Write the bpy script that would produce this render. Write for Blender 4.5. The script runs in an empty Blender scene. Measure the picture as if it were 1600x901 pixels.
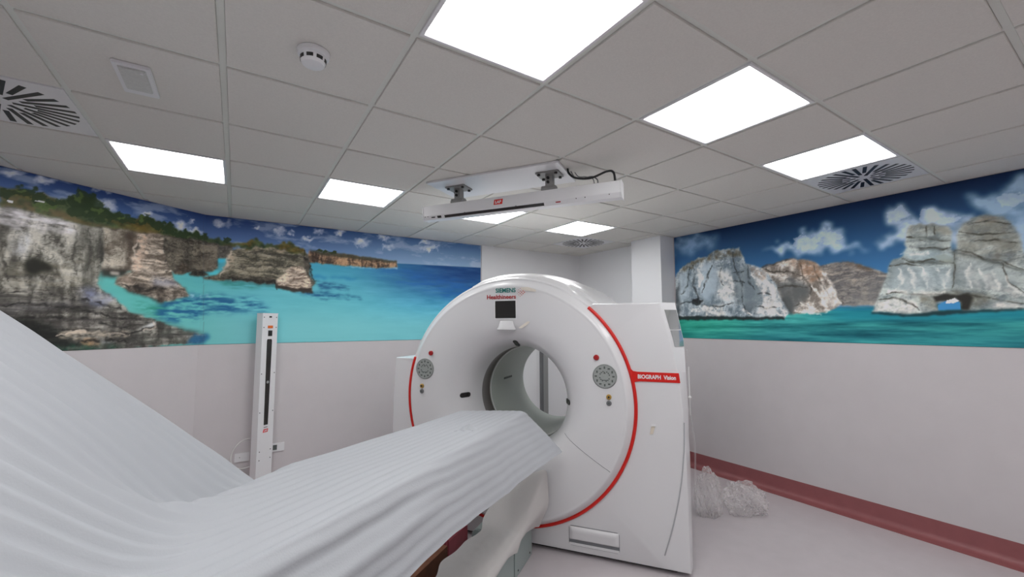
import bpy, bmesh, math, random
import numpy as np
from mathutils import Vector, Matrix

# ------------------------------------------------------------ camera, world, exposure
SC = bpy.context.scene
COL = SC.collection
PI = math.pi
F_PX, YAW, PITCH, ROLL = 663.28, -0.575042, 0.0831326, -0.00199
CAM_H = 1.63
CEIL = 2.698

def cam_axes():
    cy, sy, cp, sp = math.cos(YAW), math.sin(YAW), math.cos(PITCH), math.sin(PITCH)
    fwd = Vector((-sy*cp, cy*cp, sp)); right = Vector((cy, sy, 0)); up = right.cross(fwd)
    cr, sr = math.cos(ROLL), math.sin(ROLL)
    return right*cr+up*sr, up*cr-right*sr, fwd
R_, U_, F_ = cam_axes()
cam = bpy.data.cameras.new('camera'); cam.sensor_width = 36; cam.lens = F_PX/1600*36
cam.clip_start = 0.02
camo = bpy.data.objects.new('camera', cam); COL.objects.link(camo)
m = Matrix.Identity(4)
for i in range(3):
    m[i][0], m[i][1], m[i][2] = R_[i], U_[i], -F_[i]
m[0][3], m[1][3], m[2][3] = 0, 0, CAM_H
camo.matrix_world = m
SC.camera = camo
wd = bpy.data.worlds.new('world'); SC.world = wd; wd.use_nodes = True
wd.node_tree.nodes['Background'].inputs[0].default_value = (.8, .85, .9, 1)
wd.node_tree.nodes['Background'].inputs[1].default_value = .3
SC.view_settings.view_transform = 'Standard'; SC.view_settings.look = 'None'
SC.view_settings.gamma = 1; SC.view_settings.use_curve_mapping = False
SC.view_settings.exposure = 0.0
LAMP = 11.4          # strength of the ceiling panels

# ------------------------------------------------------------ materials
def lin(c): c /= 255.0; return c/12.92 if c <= .04045 else ((c+.055)/1.055)**2.4
def rgb(r, g, b, k=1.0): return (min(1, lin(r)*k), min(1, lin(g)*k), min(1, lin(b)*k), 1)
def mat(name, c, rough=.5, metal=0, var=0, scale=30, bump=0, bscale=200, emit=0, spec=.5, trans=0, coat=0, stretch=None):
    m = bpy.data.materials.new(name); m.use_nodes = True
    nt = m.node_tree; b = nt.nodes['Principled BSDF']
    b.inputs['Base Color'].default_value = c; b.inputs['Roughness'].default_value = rough
    b.inputs['Metallic'].default_value = metal; b.inputs['Specular IOR Level'].default_value = spec
    b.inputs['Coat Weight'].default_value = coat
    b.inputs['Transmission Weight'].default_value = trans
    tc = nt.nodes.new('ShaderNodeTexCoord'); mp = nt.nodes.new('ShaderNodeMapping')
    nt.links.new(tc.outputs['Object'], mp.inputs[0])
    if stretch: mp.inputs['Scale'].default_value = stretch
    if var:
        n = nt.nodes.new('ShaderNodeTexNoise'); n.inputs['Scale'].default_value = scale; n.inputs['Detail'].default_value = 5
        r = nt.nodes.new('ShaderNodeValToRGB')
        r.color_ramp.elements[0].position = .3; r.color_ramp.elements[1].position = .7
        r.color_ramp.elements[0].color = tuple(x*(1-var) for x in c[:3])+(1,)
        r.color_ramp.elements[1].color = tuple(min(1, x*(1+var)) for x in c[:3])+(1,)
        nt.links.new(mp.outputs[0], n.inputs['Vector']); nt.links.new(n.outputs[0], r.inputs[0])
        nt.links.new(r.outputs[0], b.inputs['Base Color'])
    if bump:
        n2 = nt.nodes.new('ShaderNodeTexNoise'); n2.inputs['Scale'].default_value = bscale; n2.inputs['Detail'].default_value = 4
        bp = nt.nodes.new('ShaderNodeBump'); bp.inputs['Strength'].default_value = bump; bp.inputs['Distance'].default_value = .01
        nt.links.new(mp.outputs[0], n2.inputs['Vector']); nt.links.new(n2.outputs[0], bp.inputs['Height'])
        nt.links.new(bp.outputs[0], b.inputs['Normal'])
    if emit:
        b.inputs['Emission Color'].default_value = c; b.inputs['Emission Strength'].default_value = emit
    return m
def clear_mat(name, c, alpha, rough=.15, edge=.5):
    m = bpy.data.materials.new(name); m.use_nodes = True; nt = m.node_tree
    b = nt.nodes['Principled BSDF']; out = nt.nodes['Material Output']
    b.inputs['Base Color'].default_value = c; b.inputs['Roughness'].default_value = rough
    t = nt.nodes.new('ShaderNodeBsdfTransparent'); mx = nt.nodes.new('ShaderNodeMixShader')
    lw = nt.nodes.new('ShaderNodeLayerWeight'); lw.inputs[0].default_value = .35
    ma = nt.nodes.new('ShaderNodeMath'); ma.operation = 'MULTIPLY_ADD'
    ma.inputs[1].default_value = edge; ma.inputs[2].default_value = alpha; ma.use_clamp = True
    nt.links.new(lw.outputs['Facing'], ma.inputs[0]); nt.links.new(ma.outputs[0], mx.inputs[0])
    nt.links.new(t.outputs[0], mx.inputs[1]); nt.links.new(b.outputs[0], mx.inputs[2])
    nt.links.new(mx.outputs[0], out.inputs[0])
    return m
def foam_mat(name, c, thru):
    """white polyethylene foam: part of the light is scattered back, part passes through"""
    m = mat(name, c, .8, bump=.10, bscale=170, spec=.25); nt = m.node_tree
    b = nt.nodes['Principled BSDF']; out = nt.nodes['Material Output']
    t = nt.nodes.new('ShaderNodeBsdfTranslucent'); t.inputs[0].default_value = c
    mx = nt.nodes.new('ShaderNodeMixShader'); mx.inputs[0].default_value = thru
    nt.links.new(b.outputs[0], mx.inputs[1]); nt.links.new(t.outputs[0], mx.inputs[2]); nt.links.new(mx.outputs[0], out.inputs[0])
    return m
M = dict(
    wall=mat('wall_vinyl', rgb(210, 205, 207), .55, var=.015, scale=6, bump=.04, bscale=60),
    plaster=mat('white_plaster', rgb(242, 242, 244), .7, bump=.03, bscale=90),
    tile=mat('ceiling_tile', rgb(222, 219, 213), .9, var=.03, scale=120, bump=.12, bscale=260),
    tbar=mat('ceiling_bar', rgb(222, 224, 218), .7),
    void=mat('ceiling_void', rgb(60, 60, 58), .9),
    floor=mat('floor_vinyl', rgb(196, 189, 192), .33, var=.03, scale=8, bump=.02, bscale=40),
    pink=mat('pink_vinyl', rgb(148, 88, 90), .45, var=.06, scale=12),
    lamp=mat('lamp_diffuser', (1, 1, 1, 1), .5, emit=LAMP),
    white=mat('white_paint', rgb(232, 232, 234), .3, coat=.15),
    gloss=mat('scanner_white', rgb(223, 223, 225), .28, coat=.3),
    liner=mat('bore_liner_grey', rgb(186, 194, 186), .35),
    dark=mat('dark_band', rgb(92, 86, 82), .35),
    black=mat('black_plastic', rgb(22, 22, 22), .4),
    screen=mat('screen_glass', rgb(30, 30, 28), .12, coat=.5),
    red=mat('red_trim', rgb(214, 30, 20), .35),
    redb=mat('red_button', rgb(165, 24, 28), .35),
    yel=mat('yellow_knob', rgb(170, 135, 60), .4),
    kgrey=mat('grey_knob', rgb(110, 112, 114), .4),
    pad=mat('control_grey', rgb(158, 163, 160), .45, var=.06, scale=90),
    paddk=mat('control_symbols', rgb(88, 94, 92), .5),
    teal=mat('teal_lettering', rgb(0, 120, 112), .5),
    rust=mat('red_lettering', rgb(170, 38, 42), .5),
    orange=mat('orange_dots', rgb(205, 70, 45), .5),
    foam=foam_mat('foam_sheet', rgb(188, 191, 196), .12),
    foam2=foam_mat('thin_foam_sheet', rgb(218, 215, 213), .15),
    ped=mat('pedestal_grey_green', rgb(150, 162, 160), .4),
    metal=mat('grey_metal', rgb(165, 166, 164), .45, metal=.6),
    bracket=mat('bracket_grey', rgb(150, 150, 148), .5, metal=.3),
    tape=mat('beige_tape', rgb(222, 212, 196), .7),
    stain=mat('tape_residue', rgb(228, 221, 210), .75, var=.04, scale=60),
    cable=mat('black_cable', rgb(35, 35, 36), .5),
    wcable=mat('white_cable', rgb(230, 230, 228), .5),
    amber=mat('amber_lens', rgb(225, 110, 40), .3),
    glass=mat('dark_window', rgb(45, 42, 40), .12, coat=.4),
    brown=mat('brown_board', rgb(120, 72, 48), .7, var=.2, scale=14),
    rose=mat('rose_panel', rgb(190, 92, 104), .5, var=.08, scale=10),
    frost=mat('frosted_lens', rgb(205, 206, 203), .35, var=.06, scale=80, bump=.3, bscale=120),
    groove=mat('panel_groove', rgb(120, 122, 126), .6),
    crease=mat('corner_crease', rgb(176, 177, 180), .5),
    film=clear_mat('clear_film', rgb(235, 235, 235), .06, .12, .22),
    flank=mat('polished_grey', rgb(205, 212, 212), .09, metal=.75),
    bag=clear_mat('clear_bag', rgb(236, 232, 232), .13, .13),
)

# ------------------------------------------------------------ object helpers
def link(name, me, parent=None):
    o = bpy.data.objects.new(name, me); COL.objects.link(o)
    if parent: o.parent = parent
    return o
def tag(o, label=None, cat=None, group=None, kind=None):
    for k, v in (('label', label), ('category', cat), ('group', group), ('kind', kind)):
        if v: o[k] = v
    return o
def thing(name, label, cat, loc=(0, 0, 0), rz=0, group=None):
    o = bpy.data.objects.new(name, None); COL.objects.link(o)
    o.empty_display_size = .1
    o.location = loc; o.rotation_euler = (0, 0, rz)
    return tag(o, label, cat, group)
def obj(name, bm, m, parent=None, smooth=None, bevel=0):
    if bevel:
        bmesh.ops.bevel(bm, geom=[e for e in bm.edges if len(e.link_faces) == 2 and e.calc_face_angle() > .5], offset=bevel, segments=2, affect='EDGES', clamp_overlap=True)
    me = bpy.data.meshes.new(name); bm.normal_update(); bm.to_mesh(me); bm.free()
    me.materials.append(m)
    if smooth is not None:
        me.polygons.foreach_set('use_smooth', [True]*len(me.polygons))
        me.set_sharp_from_angle(angle=math.radians(smooth))
    return link(name, me, parent)
def struct(name, bm, m, parent=None, **k):
    o = obj(name, bm, m, parent, **k)
    if not parent: o['kind'] = 'structure'
    return o
def B(): return bmesh.new()
def box(bm, x0, x1, y0, y1, z0, z1):
    vs = [bm.verts.new(p) for p in ((x0, y0, z0), (x1, y0, z0), (x1, y1, z0), (x0, y1, z0), (x0, y0, z1), (x1, y0, z1), (x1, y1, z1), (x0, y1, z1))]
    for f in ((3, 2, 1, 0), (4, 5, 6, 7), (0, 1, 5, 4), (1, 2, 6, 5), (2, 3, 7, 6), (3, 0, 4, 7)): bm.faces.new([vs[i] for i in f])
    return bm
def prism(bm, pts, axis, lo, hi):
    """closed outline (2D) extruded along axis ('x','y','z')"""
    def P(u, v, w): return {'x': (w, u, v), 'y': (u, w, v), 'z': (u, v, w)}[axis]
    a = [bm.verts.new(P(u, v, lo)) for u, v in pts]; b = [bm.verts.new(P(u, v, hi)) for u, v in pts]
    n = len(pts)
    bm.faces.new(a[::-1]); bm.faces.new(b)
    for i in range(n): bm.faces.new((a[i], a[(i+1) % n], b[(i+1) % n], b[i]))
    bmesh.ops.recalc_face_normals(bm, faces=bm.faces[:])
    return bm
def tube(bm, pts, r, seg=8, closed=False):
    pts = [Vector(p) for p in pts]; n = len(pts); rings = []
    up = Vector((0, 0, 1)); prev = None
    for i, p in enumerate(pts):
        t = (pts[min(i+1, n-1)]-pts[max(i-1, 0)]).normalized()
        s = prev - t*prev.dot(t) if prev else (t.cross(up) if abs(t.dot(up)) < .95 else t.cross(Vector((1, 0, 0))))
        s.normalize(); prev = s; q = t.cross(s)
        rr = r[i] if isinstance(r, (list, tuple)) else r
        rings.append([bm.verts.new(p+(s*math.cos(a)+q*math.sin(a))*rr) for a in [2*PI*k/seg for k in range(seg)]])
    for a, b in zip(rings, rings[1:]):
        for k in range(seg): bm.faces.new((a[k], a[(k+1) % seg], b[(k+1) % seg], b[k]))
    bm.faces.new(rings[0][::-1]); bm.faces.new(rings[-1])
    bmesh.ops.recalc_face_normals(bm, faces=bm.faces[:])
    return bm
def lathe(bm, prof, seg=128, c=(0, 0, 0), axis='y', closed=True, arc=None):
    """profile of (radius, along) turned about an axis through c"""
    rows = []
    a0, a1 = arc if arc else (0, 2*PI)
    na = seg if not arc else seg+1
    for r, w in prof:
        row = []
        for k in range(na):
            a = a0+(a1-a0)*k/seg
            x, y = r*math.cos(a), r*math.sin(a)
            row.append(bm.verts.new({'y': (c[0]+x, c[1]+w, c[2]+y), 'z': (c[0]+x, c[1]+y, c[2]+w)}[axis]))
        rows.append(row)
    for p, q in zip(rows, rows[1:]):
        for k in range(seg):
            j = (k+1) % na
            if p[k] is not q[k]: bm.faces.new((p[k], p[j], q[j], q[k]))
    return bm
def cap(bm, r, w, c, axis='y', seg=32):
    vs = [bm.verts.new({'y': (c[0]+r*math.cos(2*PI*k/seg), c[1]+w, c[2]+r*math.sin(2*PI*k/seg)), 'z': (c[0]+r*math.cos(2*PI*k/seg), c[1]+r*math.sin(2*PI*k/seg), c[2]+w)}[axis]) for k in range(seg)]
    bm.faces.new(vs); return bm
def disc(bm, r, y0, y1, c, axis='y', seg=32, edge=.002):
    """solid disc with a softened front edge; y0 is the front"""
    s = 1 if y1 > y0 else -1
    lathe(bm, [(r-edge, y0), (r, y0+s*edge), (r, y1)], seg, c, axis)
    cap(bm, r-edge, y0, c, axis, seg); cap(bm, r, y1, c, axis, seg)
    bmesh.ops.remove_doubles(bm, verts=bm.verts[:], dist=1e-5)
    bmesh.ops.recalc_face_normals(bm, faces=bm.faces[:]); return bm
def grid_mesh(rows, thick=0):
    """rows of points -> surface (optionally a thin solid)"""
    bm = B(); V = [[bm.verts.new(p) for p in r] for r in rows]
    for a, b in zip(V, V[1:]):
        for k in range(len(a)-1): bm.faces.new((a[k], a[k+1], b[k+1], b[k]))
    bm.normal_update()
    if thick: bmesh.ops.solidify(bm, geom=bm.faces[:], thickness=thick)
    return bm
def letters(body, size, bold=0, extrude=.0006, shear=0, width=None):
    """flat lettering as a bmesh in x (along) and z (up), thickness along -y"""
    cu = bpy.data.curves.new('lettering', 'FONT'); cu.body = body; cu.size = size
    cu.extrude = extrude; cu.offset = bold; cu.shear = shear; cu.resolution_u = 4
    o = bpy.data.objects.new('lettering', cu); COL.objects.link(o)
    dg = bpy.context.evaluated_depsgraph_get()
    me = bpy.data.meshes.new_from_object(o.evaluated_get(dg))
    bpy.data.objects.remove(o); bm = B(); bm.from_mesh(me); bpy.data.meshes.remove(me)
    xs = [v.co.x for v in bm.verts]; x0, w = min(xs), max(xs)-min(xs); k = width/w if width else 1
    for v in bm.verts:
        x, y, z = v.co; v.co = ((x-x0)*k, -z, y)
    return bm
def move(bm, v):
    bmesh.ops.translate(bm, verts=bm.verts[:], vec=Vector(v)); return bm
def proj(P):
    """world points (n,3) -> photo coordinates; used to lay the printed wall pictures out"""
    P = np.asarray(P, float)-np.array([0, 0, CAM_H])
    z = P @ np.array(F_); return 800+F_PX*(P @ np.array(R_))/z, 450.5-F_PX*(P @ np.array(U_))/z

# ------------------------------------------------------------ the room
CORNER = (-.292, 5.0)                       # where the slanted left wall meets the back wall
LD = Vector((-.79, -.613)).normalized()     # direction of the slanted wall
LEND = (CORNER[0]+LD.x*2.6, CORNER[1]+LD.y*2.6)
ROOM = [CORNER, LEND, (LEND[0], -3.2), (4.5, -3.2), (4.5, 5.0)]
def wall_slab(name, p, q, m, t=.12, z1=CEIL+.1):
    bm = B(); p = Vector(p); q = Vector(q); d = (q-p).normalized(); n = Vector((d.y, -d.x))   # room on the left of p->q
    pts = [p, q, q+n*t, p+n*t]
    prism(bm, [(v.x, v.y) for v in pts], 'z', -.05, z1)
    return struct(name, bm, m)
bm = B(); prism(bm, [(-2.6, -3.4), (4.8, -3.4), (4.8, 5.3), (-2.6, 5.3)], 'z', -.12, 0); struct('floor', bm, M['floor'])
wall_slab('wall_back', (4.5, 5.0), CORNER, M['wall'])
wall_slab('wall_left', CORNER, LEND, M['wall'])
wall_slab('wall_side', LEND, (LEND[0], -3.2), M['wall'])
wall_slab('wall_front', (LEND[0], -3.2), (4.5, -3.2), M['wall'])
wall_slab('wall_right', (4.5, -3.2), (4.5, 5.0), M['wall'])
bm = B(); box(bm, 2.745, 4.498, 4.985, 5.0, 0, CEIL); struct('trim_1', bm, M['plaster'])          # plain white plaster bay in the far corner
bm = B(); box(bm, 4.485, 4.5, 3.72, 4.985, 0, CEIL); struct('trim_2', bm, M['plaster'])
bm = B(); box(bm, 4.25, 4.5, 3.27, 3.72, 0, CEIL); struct('wall_pillar', bm, M['plaster'], bevel=.006)

def baseboard(name, p, q):
    """coved pink vinyl skirting, room on the left of p->q"""
    p = Vector(p); q = Vector(q); d = (q-p).normalized(); n = Vector((-d.y, d.x))
    prof = [(0, .15), (.004, .15), (.005, .05), (.012, .028), (.028, .012), (.05, .005), (.10, .003), (.10, 0), (0, 0)]
    bm = B(); rows = []
    for s in (p, q): rows.append([bm.verts.new((s.x+n.x*a, s.y+n.y*a, z)) for a, z in prof])
    k = len(prof)
    for i in range(k): bm.faces.new((rows[0][i], rows[0][(i+1) % k], rows[1][(i+1) % k], rows[1][i]))
    bm.faces.new(rows[0][::-1]); bm.faces.new(rows[1]); bmesh.ops.recalc_face_normals(bm, faces=bm.faces[:])
    return struct(name, bm, M['pink'], smooth=35)
baseboard('baseboard_right', (4.5, -3.2), (4.5, 3.27))
baseboard('baseboard_pillar', (4.5, 3.27), (4.15, 3.27))
baseboard('baseboard_back', (2.745, 5.0), CORNER)
baseboard('baseboard_left', CORNER, LEND)

# ceiling: tegular tiles on a T-bar grid
GX, GY, T = -.69178, 1.4425, .6
def clip(poly, a, b):
    a = Vector(a); b = Vector(b); e = b-a; out = []
    side = lambda p: e.x*(p[1]-a.y)-e.y*(p[0]-a.x)
    for i, p in enumerate(poly):
        q = poly[(i+1) % len(poly)]; sp, sq = side(p), side(q)
        if sp >= 0: out.append(p)
        if sp*sq < 0:
            t = sp/(sp-sq); out.append((p[0]+(q[0]-p[0])*t, p[1]+(q[1]-p[1])*t))
    return out
LIGHTS = {(2, -1), (4, -1), (6, -1), (0, 3), (2, 3), (4, 3), (6, 3), (0, -1), (0, -5), (2, -5), (4, -5), (6, -5)}
VENTS = {(-1, 2), (7, -1), (7, 4)}
bm = B(); GAP = .013; DROP = .009
for i in range(-4, 9):
    for j in range(-8, 6):
        if (i, j) in LIGHTS or (i, j) in VENTS: continue
        x0, y0 = GX+i*T, GY+j*T
        poly = [(x0+GAP, y0+GAP), (x0+T-GAP, y0+GAP), (x0+T-GAP, y0+T-GAP), (x0+GAP, y0+T-GAP)]
        for a, b in zip(ROOM, ROOM[1:]+ROOM[:1]):
            poly = clip(poly, a, b) if poly else poly
        if len(poly) < 3: continue
        cx = sum(p[0] for p in poly)/len(poly); cy = sum(p[1] for p in poly)/len(poly)
        lo = [bm.verts.new((x+(cx-x)*.006, y+(cy-y)*.006, CEIL-DROP)) for x, y in poly]
        mid = [bm.verts.new((x, y, CEIL-DROP+.003)) for x, y in poly]
        hi = [bm.verts.new((x, y, CEIL+.006)) for x, y in poly]
        bm.faces.new(lo); n = len(poly)
        for k in range(n):
            bm.faces.new((lo[k], lo[(k+1) % n], mid[(k+1) % n], mid[k])); bm.faces.new((mid[k], mid[(k+1) % n], hi[(k+1) % n], hi[k]))
bmesh.ops.recalc_face_normals(bm, faces=bm.faces[:])
struct('ceiling', bm, M['tile'])
bm = B()
for i in range(-3, 10):
    x = GX+i*T
    if x < 4.5: box(bm, x-.012, x+.012, -3.2, 5.0 if x > -.29 else (5.0+(x-CORNER[0])*LD.y/LD.x), CEIL, CEIL+.03)
for j in range(-8, 6):
    y = GY+j*T
    xl = LEND[0] if y < LEND[1] else CORNER[0]+(y-CORNER[1])*LD.x/LD.y
    box(bm, xl, 4.5, y-.012, y+.012, CEIL+.0004, CEIL+.0304)
struct('trim_3', bm, M['tbar'])
bm = B(); prism(bm, [(-2.6, -3.4), (4.8, -3.4), (4.8, 5.3), (-2.6, 5.3)], 'z', CEIL+.11, CEIL+.2); struct('ceiling_slab', bm, M['void'])

# ceiling panels
def ceiling_light(i, j, label):
    x, y = GX+(i+.5)*T, GY+(j+.5)*T
    t = thing('ceiling_light', label, 'ceiling light', (x, y, CEIL), group='lit ceiling panels')
    bm = B(); h0, h1 = .288, .270; zs = (-.008, -.002)
    def ring(h, z): return [bm.verts.new((sx*h, sy*h, z)) for sx, sy in ((-1, -1), (1, -1), (1, 1), (-1, 1))]
    rs = [ring(h0, .02), ring(h0, -.007), ring(h0-.002, -.009), ring(h1+.004, -.009), ring(h1, -.004), ring(h1, .01)]
    for a, b in zip(rs, rs[1:]):
        for k in range(4): bm.faces.new((a[k], a[(k+1) % 4], b[(k+1) % 4], b[k]))
    bmesh.ops.recalc_face_normals(bm, faces=bm.faces[:])
    obj('frame', bm, M['white'], t)
    bm = B(); box(bm, -h1, h1, -h1, h1, -.003, .006); obj('diffuser', bm, M['lamp'], t)
    return t
for (i, j), lb in {
    (2, -1): 'large square lit ceiling panel nearest the viewer, cut by the top edge of the photo',
    (4, -1): 'square lit ceiling panel between the nearest panel and the one beside the round vent',
    (6, -1): 'square lit ceiling panel directly beside the round slotted vent above the right-hand mural',
    (0, 3): 'square lit ceiling panel above the cliffs of the left mural, furthest left',
    (2, 3): 'square lit ceiling panel between the left mural and the hanging laser bar',
    (4, 3): 'square lit ceiling panel half hidden behind the hanging laser bar',
    (6, 3): 'small looking square lit ceiling panel furthest back, next to the far round vent',
    (0, -1): 'square lit ceiling panel left of the nearest panel, outside the frame',
    (0, -5): 'square lit ceiling panel behind the viewer by the side wall',
    (2, -5): 'square lit ceiling panel behind the viewer, second from the side wall',
    (4, -5): 'square lit ceiling panel behind the viewer, third from the side wall',
    (6, -5): 'square lit ceiling panel behind the viewer by the right wall'}.items(): ceiling_light(i, j, lb)

def ceiling_vent(i, j, label):
    x, y = GX+(i+.5)*T, GY+(j+.5)*T
    t = thing('ceiling_vent', label, 'vent', (x, y, CEIL), group='round slotted ceiling vents')
    bm = B(); box(bm, -.288, .288, -.288, .288, -.007, .012); obj('face_plate', bm, M['white'], t, bevel=.002)
    bm = B(); N = 28
    for k in range(N):
        a = 2*PI*(k+.5)/N; r0 = (.045 if k % 4 == 0 else .085 if k % 2 == 0 else .125); r1 = .272
        w = .0118
        c, s = math.cos(a), math.sin(a)
        pts = [(r0*c-w*s*.9, r0*s+w*c*.9), (r0*c+w*s*.9, r0*s-w*c*.9), (r1*c+w*s, r1*s-w*c), (r1*c-w*s, r1*s+w*c)]
        prism(bm, pts, 'z', -.0078, -.004)
    obj('slots', bm, M['black'], t)
    return t
ceiling_vent(-1, 2, 'square white vent plate with black radial slots above the left mural cliffs')
ceiling_vent(7, -1, 'square white vent plate with black radial slots above the right-hand mural')
ceiling_vent(7, 4, 'small looking white vent plate with radial slots over the plain white corner')

# ------------------------------------------------------------ the printed wall pictures (numpy painting of the prints)
RNG = np.random.RandomState(7)
LAT = RNG.rand(8, 256, 256)
def vnoise(x, y, s=0):
    xi = np.floor(x).astype(int); yi = np.floor(y).astype(int); fx = x-xi; fy = y-yi
    fx = fx*fx*(3-2*fx); fy = fy*fy*(3-2*fy); L = LAT[s % 8]
    g = lambda a, b: L[a & 255, b & 255]
    return (g(xi, yi)*(1-fx)+g(xi+1, yi)*fx)*(1-fy)+(g(xi, yi+1)*(1-fx)+g(xi+1, yi+1)*fx)*fy
def fbm(x, y, s=0, o=4):
    t = 0; a = .5; w = 0
    for k in range(o): t = t+a*vnoise(x+17*k, y+31*k, s+k); w += a; a *= .55; x = x*2.03; y = y*2.03
    return t/w
def inside(px, py, poly):
    r = np.zeros(px.shape, bool); n = len(poly)
    for i in range(n):
        x0, y0 = poly[i]; x1, y1 = poly[(i+1) % n]
        if y0 == y1: continue
        c = ((py > y0) != (py > y1)) & (px < (x1-x0)*(py-y0)/(y1-y0)+x0); r ^= c
    return r
def blur(m, k):
    m = m.astype(float)
    for ax in (0, 1):
        for _ in range(2):
            p = np.pad(m, [(k+1, k) if a == ax else (0, 0) for a in (0, 1)], mode='edge'); c = np.cumsum(p, ax)
            m = (np.take(c, range(2*k+1, c.shape[ax]), ax)-np.take(c, range(0, c.shape[ax]-2*k-1), ax))/(2*k+1)
    return m
def sm(x, a, b): t = np.clip((x-a)/(b-a), 0, 1); return t*t*(3-2*t)
class Print:
    def __init__(s, X, Y, Z, S, gain):
        s.px, s.py = proj(np.stack([X, Y, Z], -1).reshape(-1, 3)); s.px = s.px.reshape(X.shape); s.py = s.py.reshape(X.shape)
        s.S, s.Z, s.gain = S, Z, gain; s.c = np.zeros(X.shape+(3,))
        s.wx = (fbm(S*22, Z*22, 1)-.5); s.wy = (fbm(S*22, Z*22, 3)-.5)
    def col(s, c): return np.array(c, float)
    def put(s, a, c): c = np.asarray(c, float); s.c = s.c*(1-a[..., None])+(c if c.ndim == 3 else c[None, None])*a[..., None]
    def mask(s, poly, rag=6, soft=0):
        m = inside(s.px+s.wx*rag*2, s.py+s.wy*rag*2, poly)
        return blur(m, soft) if soft else m.astype(float)
    def rock(s, poly, light, dark, rag=5, strata=60, streak=20, mix=.5, con=1.6, seed=0, warp=.03, soft=1):
        m = s.mask(poly, rag, soft); S, Z = s.S, s.Z
        w = (fbm(S*6, Z*6, seed, 4)-.5)*warp*3.2; w2 = (fbm(S*14+9, Z*14, seed+4, 3)-.5)*.03
        a = fbm((S+w2)*9, (Z+w)*strata, seed+1, 4); b = fbm((S+w)*streak, Z*6+w*20, seed+2, 4)
        d = fbm(S*44+w*30, Z*44, seed+3, 4); big = fbm(S*7+3, Z*9, seed+5, 3)
        t = .5+con*1.7*(mix*(a-.5)+(1-mix)*.7*(b-.5)+.18*(d-.5))+1.35*(big-.5)
        cr = np.minimum(abs(fbm((S+w2)*9+5, (Z+w)*13, seed+6, 3)-.5), abs(fbm((S+w)*5, (Z+w2)*24+7, seed+7, 3)-.5)*1.3)
        t = t-.55*np.clip(1-cr/.022, 0, 1)
        t = np.clip(t, 0, 1)[..., None]
        c = np.array(dark, float)*(1-t)+np.array(light, float)*t
        c = c+(fbm(S*90, Z*90, seed+1, 2)-.5)[..., None]*34
        s.put(m, c); return m
    def stroke(s, lines, c, w=1.2, a=.85, rag=2.5):
        X = s.px+s.wx*rag*2; Y = s.py+s.wy*rag*2
        for L in lines:
            m = np.zeros(X.shape); n = len(L)-1
            for i in range(n):
                (x0, y0), (x1, y1) = L[i], L[i+1]; dx, dy = x1-x0, y1-y0
                t = np.clip(((X-x0)*dx+(Y-y0)*dy)/(dx*dx+dy*dy+1e-9), 0, 1)
                d = np.hypot(X-x0-t*dx, Y-y0-t*dy); u = (i+t)/n; ww = w*(.45+.9*np.sin(PI*np.clip(u, .08, .92)))
                m = np.maximum(m, np.clip(1.35-d/ww, 0, 1))
            s.put(m*a*np.clip(fbm(s.S*24, s.Z*24, 4, 3)*2.4-.45, .1, 1), c)
    def patch(s, poly, c, a=1, rag=6, soft=3, nz=0, f=20, fz=None):
        m = s.mask(poly, rag, soft)*a
        if nz: m = m*np.clip((fbm(s.S*f, s.Z*(fz or f), 5)-.5)*nz*2+.6, 0, 1)
        s.put(m, c)
    def cloud(s, poly, c, a=.9, soft=5, rag=14):
        m = s.mask(poly, rag, soft); n = fbm(s.S*9, s.Z*12, 2, 5); s.put(np.clip(m*(.35+1.1*n), 0, 1)*a, c)
    def blobs(s, pts, c, a=1, rag=4, soft=1, fluffy=0):
        n = fbm(s.S*15, s.Z*20, 2, 5)
        for x, y, rx, ry in pts:
            d = ((s.px+s.wx*rag*2-x)/rx)**2+((s.py+s.wy*rag*2-y)/ry)**2
            m = np.clip((1.25-d)*.8, 0, 1)*np.clip(.25+1.2*n, 0, 1) if fluffy else np.clip((1.15-d)*3, 0, 1)
            s.put(m*a, c)
    def linear(s):
        c = np.clip(s.c, 0, 255)/255; l = np.where(c <= .04045, c/12.92, ((c+.055)/1.055)**2.4); return np.clip(l*s.gain, 0, .95)
def veg(P, poly, seed=0):
    m = P.mask(poly, 7, 1); n = fbm(P.S*26, P.Z*34, seed, 4); g = fbm(P.S*5, P.Z*9, seed+2, 3)
    c = np.array([34., 44, 28])*(1-n[..., None])+np.array([104., 108, 62])*n[..., None]
    c = c+(np.array([30., 6, -8]))*np.clip((g-.5)*4, -.3, 1)[..., None]
    P.put(m, c)

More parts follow.
